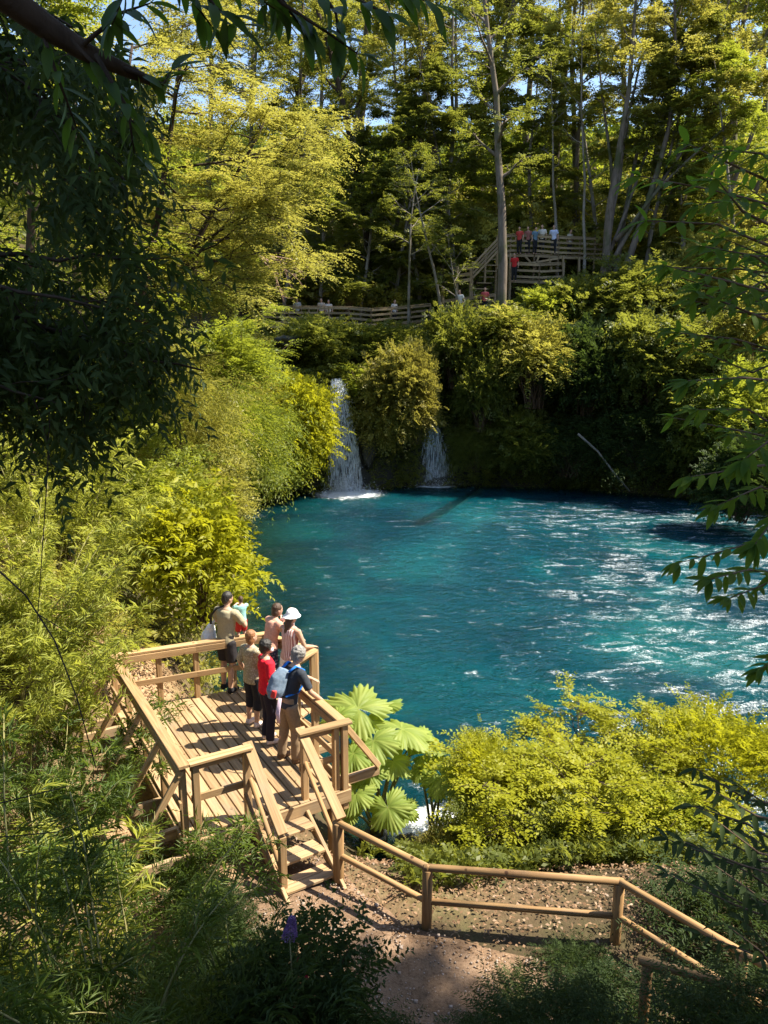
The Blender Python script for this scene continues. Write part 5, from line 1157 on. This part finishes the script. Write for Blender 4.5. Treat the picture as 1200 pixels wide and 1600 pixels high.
# ------------------------------------------------------------------ people
def fabric(name, c, c2=None, scale=30, rough=.85, stripes=None, spots=None):
    m, n, l = nt(name)
    b = node(n, 'ShaderNodeBsdfPrincipled', i={'Roughness': rough, 'Specular IOR Level': .2, 'Base Color': (*c, 1)})
    tc = node(n, 'ShaderNodeTexCoord')
    t = node(n, 'ShaderNodeTexNoise', i={'Scale': scale, 'Detail': 4}); l.new(tc.outputs['Object'], t.inputs['Vector'])
    r = ramp(n, [(.35, c), (.65, c2 or tuple(min(1, x*1.18) for x in c))]); l.new(t.outputs[0], r.inputs[0]); out = r.outputs[0]
    if stripes:
        w = node(n, 'ShaderNodeTexWave', wave_type='BANDS', bands_direction='X', i={'Scale': stripes[1], 'Distortion': .4}); l.new(tc.outputs['Object'], w.inputs['Vector'])
        r2 = ramp(n, [(.4, (0, 0, 0)), (.55, (1, 1, 1))]); l.new(w.outputs[0], r2.inputs[0])
        mx = node(n, 'ShaderNodeMixRGB', i={2: (*stripes[0], 1)}); l.new(r2.outputs[0], mx.inputs[0]); l.new(out, mx.inputs[1]); out = mx.outputs[0]
    if spots:
        w = node(n, 'ShaderNodeTexVoronoi', i={'Scale': spots[1]}); l.new(tc.outputs['Object'], w.inputs['Vector'])
        r2 = ramp(n, [(.3, (1, 1, 1)), (.42, (0, 0, 0))]); l.new(w.outputs['Distance'], r2.inputs[0])
        mx = node(n, 'ShaderNodeMixRGB', i={2: (*spots[0], 1)}); l.new(r2.outputs[0], mx.inputs[0]); l.new(out, mx.inputs[1]); out = mx.outputs[0]
    l.new(out, b.inputs['Base Color'])
    bp = node(n, 'ShaderNodeBump', i={'Strength': .25, 'Distance': .01}); l.new(t.outputs[0], bp.inputs['Height']); l.new(bp.outputs[0], b.inputs['Normal'])
    o = node(n, 'ShaderNodeOutputMaterial'); l.new(b.outputs[0], o.inputs[0]); return m
M['skin'] = plain('skin', (.46, .27, .18), .55, .35, c2=(.54, .33, .23), scale=14)
M['skin_pale'] = plain('pale_skin', (.58, .36, .27), .55, .35, c2=(.64, .42, .32), scale=14)
M['hair_black'] = plain('black_hair', (.012, .010, .009), .5, .5, c2=(.03, .025, .02), scale=60, bump=.6)
M['hair_brown'] = plain('brown_hair', (.05, .028, .016), .5, .45, c2=(.09, .05, .028), scale=60, bump=.6)
M['hair_auburn'] = plain('auburn_hair', (.20, .085, .03), .5, .45, c2=(.33, .15, .06), scale=60, bump=.6)
M['hair_grey'] = plain('grey_hair', (.14, .13, .12), .6, .35, c2=(.34, .32, .30), scale=50, bump=.8)
M['eye'] = plain('eye', (.02, .015, .012), .2, .6)
CLOTH_TX = bpy.data.textures.new('cloth_folds', 'CLOUDS'); CLOTH_TX.noise_scale = .16; CLOTH_TX.noise_depth = 2
HAIR_TX = bpy.data.textures.new('hair_locks', 'CLOUDS'); HAIR_TX.noise_scale = .035; HAIR_TX.noise_depth = 2

def ell(V, F, c, r, rot=None, n=14, k=9):
    b = len(V); c = Vector(c)
    for i in range(1, k):
        ph = math.pi*i/k
        for j in range(n):
            a = 2*math.pi*j/n; p = Vector((r[0]*math.sin(ph)*math.cos(a), r[1]*math.sin(ph)*math.sin(a), r[2]*math.cos(ph)))
            if rot: p = rot @ p
            V.append(c+p)
    for q, s in ((0, 1), (k, -1)):
        p = Vector((0, 0, r[2]*s)); V.append(c+(rot @ p if rot else p))
    t, m_ = len(V)-2, len(V)-1
    for i in range(k-2):
        for j in range(n): F.append((b+i*n+j, b+(i+1)*n+j, b+(i+1)*n+(j+1) % n, b+i*n+(j+1) % n))
    for j in range(n): F.append((t, b+j, b+(j+1) % n)); F.append((m_, b+(k-2)*n+(j+1) % n, b+(k-2)*n+j))
def ringloft(V, F, rings, n=18):
    """rings: (centre, rx, ry) horizontal ellipses bottom to top"""
    b = len(V)
    for c, rx, ry in rings:
        for j in range(n): a = 2*math.pi*j/n; V.append(Vector(c)+Vector((rx*math.cos(a), ry*math.sin(a), 0)))
    for i in range(len(rings)-1):
        for j in range(n): F.append((b+i*n+j, b+i*n+(j+1) % n, b+(i+1)*n+(j+1) % n, b+(i+1)*n+j))
    F.append(tuple(b+j for j in range(n))[::-1]); F.append(tuple(b+(len(rings)-1)*n+j for j in range(n)))
def skinned(name, V, F, mat, parent, voxel, folds=0.0, tx=None, smooth_it=4):
    o = link(name, mesh(name, V, F, M[mat] if isinstance(mat, str) else mat, True), parent)
    m = o.modifiers.new('weld', 'REMESH'); m.mode = 'VOXEL'; m.voxel_size = voxel; m.use_smooth_shade = True
    if smooth_it: s = o.modifiers.new('soft', 'SMOOTH'); s.factor = .5; s.iterations = smooth_it
    if folds:
        d = o.modifiers.new('folds', 'DISPLACE'); d.texture = tx or CLOTH_TX; d.strength = folds; d.mid_level = .5; d.texture_coords = 'LOCAL'
    return o
def person(loc, yaw, H, label, pose, top, bottom, hair, skin='skin', fine=True, female=False, shoes='shoe_dark', hat=None, group=None, name='person', hair_style='short'):
    """standing figure facing local +Y. pose: lean, elbows/wrists (local metres for 1.70 m), leg offsets, head turn"""
    k = H/1.70; root = empty(name, loc, yaw, label, 'person', group); root.scale = (k, k, k)
    lean = pose.get('lean', 0); PV_ = Vector((0, 0, .95))
    def L(p, w=1.0):
        p = Vector(p)
        if p.z <= .95: return p
        q = p-PV_; a = -lean*w; return PV_+Vector((q.x, q.y*math.cos(a)-q.z*math.sin(a), q.y*math.sin(a)+q.z*math.cos(a)))
    sw = .165 if female else .185
    vox = .011 if fine else .028
    V, F = [], []
    fl, fr_ = pose.get('feet', ((-.10, 0), (.10, 0)))
    legs = []
    for sx, (fx, fy) in ((-1, fl), (1, fr_)):
        hip, kn, an = Vector((.09*sx, 0, .90)), Vector((.09*sx*.4+fx*.6, fy*.5+.03, .50)), Vector((fx, fy-.02, .09)); legs.append((hip, kn, an))
        mid, calf = hip.lerp(kn, .5), kn.lerp(an, .35)+Vector((0, -.018, 0))
        tube(V, F, [hip, mid, kn, calf, an, an-Vector((0, 0, .03))], [.088, .076, .054, .056, .036, .038], 12)
        tube(V, F, [an+Vector((0, -.035, -.045)), an+Vector((.005*sx, .08, -.055)), an+Vector((.01*sx, .16, -.065))], [.037, .040, .024], 10)
    hw = .168 if female else .155; ww = .128 if female else .145
    TR = [((0, 0, .84), hw*.8, .09), ((0, 0, .93), hw, .112), ((0, .0, 1.07), ww, .095), ((0, .005, 1.2), .15 if not female else .14, .108), ((0, 0, 1.32), .172 if not female else .15, .11), ((0, -.01, 1.405), .15 if not female else .13, .082), ((0, -.01, 1.455), .075, .06)]
    ringloft(V, F, [(L(c), rx, ry) for c, rx, ry in TR])
    tube(V, F, [L((0, -.01, 1.40)), L((0, .0, 1.50)), L((0, .015, 1.57))], [.06, .052, .054], 10)
    hd = Vector((0, .02, 1.605)); ht = pose.get('head', (0, 0))
    HR = Euler((ht[1], 0, ht[0])).to_matrix(); hc = L(hd)
    def HP(p): return hc+HR @ Vector(p)
    ell(V, F, HP((0, 0, .0)), (.074, .094, .108), HR); ell(V, F, HP((0, .028, -.055)), (.056, .064, .060), HR)
    ell(V, F, HP((0, .094, -.02)), (.013, .018, .024), HR, 8, 6); ell(V, F, HP((0, .086, -.062)), (.024, .010, .008), HR, 8, 6)
    for s in (-1, 1): ell(V, F, HP((s*.077, -.002, -.015)), (.010, .020, .030), HR, 8, 6)
    arms = []
    for s, ke, kw in ((-1, 'le', 'lw'), (1, 're', 'rw')):
        sh = L((s*sw, -.005, 1.385)); e = Vector(pose.get(ke, (s*.25, -.03, 1.12))); w = Vector(pose.get(kw, (s*.26, .06, .88)))
        tgt = pose.get(kw+'_world')
        if tgt is not None:
            q = Euler((0, 0, -yaw)).to_matrix() @ (Vector(tgt)-Vector(loc)); w = q/k; dv = w-sh; Ld = min(dv.length, .53); w = sh+dv.normalized()*Ld
            hgt = math.sqrt(max(0, .275**2-(Ld/2)**2)); e = sh.lerp(w, .52)+Vector((s*.5, 0, -.87))*hgt
        # keep bone lengths human
        e = sh+(e-sh).normalized()*.29; w = e+(w-e).normalized()*.255; arms.append((sh, e, w))
        tube(V, F, [sh-Vector((s*.05, 0, 0)), sh, sh.lerp(e, .5), e, e.lerp(w, .3), w], [.055, .056, .046, .038, .040, .026], 11)
        d = (w-e).normalized(); side = d.cross(Vector((0, 0, 1)));
        if side.length < .2: side = d.cross(Vector((1, 0, 0)))
        side.normalize(); nrm_ = side.cross(d)
        pal = w+d*.05; tube(V, F, [w-d*.01, w+d*.04, w+d*.085], [(.026, .018), (.040, .016), (.038, .013)], 10)
        if fine:
            for fi, (off, ln) in enumerate(((-.030, .062), (-.010, .074), (.010, .070), (.029, .054))):
                p0 = w+d*.07+side*off; p1 = p0+d*ln*.55-nrm_*.006; p2 = p1+d*ln*.42-nrm_*.024; tube(V, F, [p0, p1, p2], [.0095, .009, .0075], 7)
            t0 = w+d*.025-side*.03*s; tube(V, F, [t0, t0+d*.035-side*.022*s, t0+d*.062-side*.026*s-nrm_*.01], [.012, .011, .008], 7)
    body = skinned('body', V, F, skin, root, vox, smooth_it=2 if fine else 1)
    # eyes
    if fine:
        V, F = [], []
        for s in (-1, 1): ell(V, F, HP((s*.030, .083, .004)), (.011, .006, .006), HR, 8, 6)
        link('eyes', mesh('eyes', V, F, M['eye'], True), root)
    # top
    kind, mt, sl = top; V, F = [], []; g = .014
    hem = {'tee': .86, 'blouse': .80, 'top': .86, 'dress': .62}[kind]
    rr_ = [(L((0, 0, hem)), (hw+g)*1.02, .112+g*1.6)]+([((0, 0, .74), hw*1.05, .12)] if kind == 'dress' else [])
    ringloft(V, F, rr_+[(L(c), rx+g, ry+g*1.5) for c, rx, ry in TR[1:-1]]+[(L((0, -.01, 1.435)), .085, .066)])
    for sh, e, w in arms:
        ex = sh.lerp(e, min(1, sl*1.0)); pts = [sh-(e-sh).normalized()*0-Vector(((1 if sh.x > 0 else -1)*.05, 0, 0)), sh, ex]; rd = [.068, .071, .064]
        if sl > 1: pts += [e.lerp(w, sl-1)]; rd = [.066, .069, .058, .046]
        if sl > .1: tube(V, F, pts, rd, 12)
    skinned('shirt' if kind != 'dress' else 'dress', V, F, mt, root, .014 if fine else .03, .022 if fine else 0, smooth_it=3)
    # legs
    kind, mt = bottom; V, F = [], []
    if kind in ('trousers', 'shorts', 'capris'):
        for hip, kn, an in legs:
            if kind == 'trousers': tube(V, F, [hip, hip.lerp(kn, .5), kn, kn.lerp(an, .5), an+Vector((0, .01, -.02))], [.104, .098, .078, .070, .068], 12)
            elif kind == 'capris': tube(V, F, [hip, hip.lerp(kn, .5), kn, kn.lerp(an, .45)], [.102, .096, .080, .076], 12)
            else: tube(V, F, [hip, hip.lerp(kn, .5), hip.lerp(kn, .92)], [.106, .104, .098], 12)
        ringloft(V, F, [((0, 0, .82), hw*.92, .112), ((0, 0, .93), hw+.014, .125), ((0, 0, 1.02), ww+.018, .112)])
    else: ringloft(V, F, [((0, 0, .45), .24, .19), ((0, 0, .7), .20, .15), ((0, 0, .93), hw+.014, .125), ((0, 0, 1.03), ww+.018, .112)])
    skinned(kind, V, F, mt, root, .014 if fine else .03, .018 if fine else 0, smooth_it=3)
    if fine:
        for sx, (hip, kn, an) in zip((-1, 1), legs):
            V, F = [], []; tube(V, F, [an+Vector((0, -.05, -.045)), an+Vector((.005*sx, .08, -.05)), an+Vector((.01*sx, .185, -.062))], [.046, .048, .030], 10); tube(V, F, [an+Vector((0, -.01, -.05)), an+Vector((0, 0, .01))], [.047, .047], 10)
            skinned('shoe', V, F, shoes, root, .012, smooth_it=2)
    # hair
    if hair:
        V, F = [], []
        if hair_style == 'curly': ell(V, F, HP((0, -.022, .022)), (.100, .108, .112), HR); ell(V, F, HP((0, -.05, -.03)), (.09, .07, .08), HR)
        else: ell(V, F, HP((0, -.018, .020)), (.084, .096, .103), HR); ell(V, F, HP((0, -.045, -.025)), (.074, .06, .075), HR)
        if hair_style == 'bob': ell(V, F, HP((0, -.03, -.06)), (.088, .07, .085), HR)
        if hair_style == 'long': tube(V, F, [HP((0, -.07, -.02)), HP((.01, -.085, -.12)), HP((.02, -.10, -.26)), HP((.02, -.10, -.40))], [(.06, .04), (.065, .04), (.055, .032), (.03, .02)], 10)
        skinned('hair', V, F, hair, root, .011 if fine else .03, .03 if hair_style == 'curly' else .012, HAIR_TX, 2)
    if hat:
        V, F = [], []
        ell(V, F, HP((0, -.005, .055)), (.098, .112, .090), HR); ringloft(V, F, [(HP((0, -.005, .0)), .16, .17), (HP((0, -.005, .018)), .13, .14), (HP((0, -.005, .06)), .098, .112)])
        skinned('hat', V, F, hat, root, .011 if fine else .03, .006, smooth_it=2)
    return root, L, HP, arms
M['shoe_dark'] = fabric('dark_shoe', (.02, .02, .022)); M['shoe_brown'] = fabric('brown_shoe', (.16, .10, .06)); M['shoe_white'] = fabric('pale_sandal', (.62, .52, .48))
F_ = fabric
def zat(px_, py_): p = at(px_, py_, z=ZD); return Vector((p.x, p.y, ZD))
R = math.radians
person(zat(357, 1078), R(-28), 1.78, 'man in khaki t-shirt and dark shorts with his back turned, holding a small child', dict(lean=.10, le=(-.30, .12, 1.18), lw=(-.16, .30, 1.05), re=(.28, .16, 1.15), rw=(.10, .36, 1.18), head=(-.3, -.25), feet=((-.09, .02), (.11, -.05))),
       ('tee', F_('khaki_cloth', (.36, .31, .20)), .75), ('shorts', F_('charcoal_cloth', (.03, .027, .03))), 'hair_black')
p1 = zat(357, 1078); fw = Vector((math.sin(R(28)), math.cos(R(28)), 0)); rt = Vector((fw.y, -fw.x, 0))
person(p1+fw*.29+rt*.12+Vector((0, 0, .74)), R(30), .92, 'small child in a teal top and red shorts held by the man in khaki', dict(lean=.0, le=(-.2, .2, 1.3), lw=(-.1, .35, 1.3), re=(.2, .2, 1.25), rw=(.1, .3, 1.15), feet=((-.12, .06), (.12, .10))),
       ('tee', F_('teal_cloth', (.25, .50, .48)), .6), ('shorts', F_('red_shorts_cloth', (.40, .03, .03))), 'hair_brown', skin='skin_pale')
person(dk(.80, 2.36, ZD), R(-48), 1.66, 'woman in a peach top with dark brown hair leaning on the far rail', dict(lean=.28, le=(-.22, .28, 1.12), lw=(-.05, .44, 1.10), re=(.26, .22, 1.10), rw=(.10, .44, 1.10), head=(-.25, -.2)),
       ('blouse', F_('peach_cloth', (.62, .33, .24)), .3), ('trousers', F_('dark_floral_cloth', (.03, .03, .06), spots=((.30, .25, .34), 26))), 'hair_brown', skin='skin', female=True, hair_style='bob')
person(dk(1.06, 2.52, ZD)+Vector((.10, .22, .78)), R(60), .80, 'baby in pale pink held up at the rail by the woman in peach', dict(lean=.0, le=(-.2, .2, 1.3), lw=(-.1, .35, 1.3), re=(.2, .2, 1.25), rw=(.1, .3, 1.15)),
       ('tee', F_('pale_pink_cloth', (.72, .50, .50), spots=((.75, .68, .66), 20)), .8), ('trousers', F_('pink_trouser_cloth', (.62, .42, .42))), 'hair_auburn', skin='skin_pale', hair_style='short')
person(dk(1.34, 2.50, ZD), R(-35), 1.68, 'woman in a white bucket hat and striped dress at the corner post', dict(lean=.10, le=(-.24, .16, 1.14), lw=(-.14, .36, 1.08), re=(.26, .10, 1.10), rw=(.24, .32, 1.04), head=(-.1, -.15)),
       ('dress', F_('striped_cloth', (.68, .58, .54), stripes=((.36, .16, .14), 9)), 0.0), ('skirt', F_('white_skirt_cloth', (.74, .73, .72))), 'hair_brown', female=True, hat=F_('white_hat_cloth', (.80, .80, .80)), hair_style='long', shoes='shoe_white')
person(zat(397, 1133), R(-40), 1.60, 'woman with short auburn hair in a patterned olive blouse and dark skirt trousers', dict(lean=.0, le=(-.24, -.06, 1.12), lw=(-.24, .06, .90), re=(.23, .08, 1.10), rw=(.16, .28, 1.00), head=(-.2, 0)),
       ('blouse', F_('olive_print_cloth', (.30, .255, .16), spots=((.52, .46, .36), 34)), .9), ('capris', F_('black_cloth', (.02, .02, .025))), 'hair_auburn', female=True, hair_style='bob', shoes='shoe_white')
per5, L5, HP5, _ = person(zat(420, 1158), R(-62), 1.64, 'person in a bright red t-shirt, black trousers and a face mask', dict(lean=.0, le=(-.22, .10, 1.12), lw=(-.12, .30, 1.02), re=(.24, -.02, 1.10), rw=(.22, .16, .92), head=(-.15, 0)),
       ('tee', F_('red_cloth', (.62, .015, .03)), .8), ('trousers', F_('black_trouser_cloth', (.022, .018, .03))), 'hair_black', female=True, hair_style='curly', shoes='shoe_white')
V, F = [], []; ell(V, F, HP5((0, .062, -.055)), (.058, .046, .050)); skinned('face_mask', V, F, fabric('mask_cloth', (.72, .74, .78)), per5, .010, smooth_it=2)
q6 = zat(452, 1188)
per6, L6, HP6, arm6 = person(q6, R(-52), 1.74, 'grey-haired man in a dark t-shirt and khaki trousers resting a hand on the rail', dict(lean=.30, le=(-.26, .30, 1.16), lw=(-.18, .50, 1.06), re=(.34, .26, 1.16), rw_world=at(497, 1090, z=ZR+.03), head=(-.1, -.35), feet=((-.12, -.04), (.12, .05))),
       ('tee', F_('charcoal_tee_cloth', (.035, .04, .05)), .85), ('trousers', F_('khaki_trouser_cloth', (.25, .175, .11))), 'hair_grey', hair_style='curly', shoes='shoe_brown')
# backpack worn by the grey-haired man: a thing of its own, in the wearer's frame
def worn(name, label, cat, like):
    o = empty(name, like.location, like.rotation_euler.z, label, cat); o.scale = like.scale; return o
bp_ = worn('backpack', 'blue and grey backpack with a red lower panel on the back of the grey-haired man', 'backpack', per6)
V, F = [], []; tube(V, F, [L6((0, -.19, .99)), L6((0, -.22, 1.08)), L6((0, -.215, 1.25)), L6((0, -.17, 1.39))], [(.135, .075), (.15, .10), (.14, .09), (.095, .05)], 14)
skinned('bag_body', V, F, fabric('grey_blue_pack_cloth', (.14, .20, .28), (.20, .26, .34)), bp_, .014, .02, smooth_it=4)
V, F = [], []; tube(V, F, [L6((0, -.29, .99)), L6((0, -.30, 1.10))], [(.115, .035), (.12, .045)], 14); skinned('front_pocket', V, F, fabric('red_pack_cloth', (.55, .05, .045)), bp_, .012, .01)
for s in (-1, 1):
    V, F = [], []; tube(V, F, [L6((s*.09, -.15, 1.37)), L6((s*.10, -.06, 1.46)), L6((s*.115, .08, 1.42)), L6((s*.12, .135, 1.28)), L6((s*.135, .06, 1.10)), L6((s*.13, -.13, 1.03))], [(.026, .011)]*6, 8)
    link('strap', mesh('strap', V, F, fabric('blue_strap_cloth', (.02, .16, .55)), True), bp_)
V, F = [], []; tube(V, F, [L6((.10, -.20, 1.00)), L6((.13, -.24, .86)), Vector((.15, -.24, .72))], [(.03, .006), (.035, .006), (.028, .005)], 8); link('dangling_scarf', mesh('dangling_scarf', V, F, fabric('scarf_cloth', (.55, .42, .52)), True), bp_)
# white bag on the man in khaki
bg_ = empty('tote_bag', p1-rt*.34-fw*.02+Vector((0, 0, .80)), R(-28), 'bulging white plastic bag hanging at the left side of the man in khaki', 'bag')
V, F = [], []; tube(V, F, [(0, 0, -.02), (-.03, 0, .06), (-.02, 0, .22), (.03, .01, .36), (.09, .03, .46)], [(.09, .06), (.17, .12), (.15, .11), (.08, .05), (.02, .015)], 14)
skinned('bag_body', V, F, fabric('white_bag_plastic', (.76, .78, .80), rough=.4), bg_, .014, .045)
V, F = [], []; tube(V, F, [(.05, -.02, .38), (.15, -.12, .60), (.26, -.09, .74), (.33, .04, .76)], [(.02, .006)]*4, 8); link('strap', mesh('strap', V, F, fabric('black_strap_cloth', (.03, .03, .03)), True), bg_)

# distant visitors, a few pixels each
far_people = [ # px, floor py, distance, shirt colour, label
 (811, 397, 51.4, (.50, .06, .05), 'far visitor in red at the left end of the upper deck'), (824, 397, 51.6, (.30, .12, .10), 'far visitor in dark red on the upper deck'), (835, 397, 51.5, (.12, .20, .26), 'far visitor in slate blue on the upper deck'),
 (846, 397, 51.7, (.60, .56, .50), 'tall far visitor in pale clothes in the middle of the upper deck'), (864, 398, 51.6, (.50, .55, .72), 'far visitor in pale blue on the right of the upper deck'), (889, 401, 52, (.40, .36, .30), 'far visitor in beige near the right end of the upper deck'),
 (803, 440, 49.9, (.52, .03, .03), 'far visitor in bright red on the middle landing'), (757, 493, 48.2, (.55, .10, .10), 'far visitor in red with a pale hat on the small grey landing'), (718, 498, 47.9, (.62, .62, .60), 'far visitor in white at the left of the small grey landing'),
 (465, 508, 51, (.40, .40, .42), 'far visitor in grey at the left end of the boardwalk'), (503, 509, 51, (.45, .36, .28), 'far visitor in tan on the boardwalk'), (514, 509, 51, (.55, .50, .45), 'far visitor in cream on the boardwalk'), (616, 509, 51.3, (.50, .48, .45), 'far visitor in pale grey at the right end of the boardwalk'),
]
for i, (px_, py_, D_, c, lab) in enumerate(far_people):
    p = at(px_, py_, y=D_)
    person(p, R(180+random.uniform(-40, 40)), random.uniform(1.6, 1.8), lab, dict(lean=.06), ('tee', fabric('visitor_cloth', c), .7), ('trousers', M['shoe_dark']), random.choice(['hair_black', 'hair_brown']), fine=False, group='distant visitors on the walkways', hat=None)
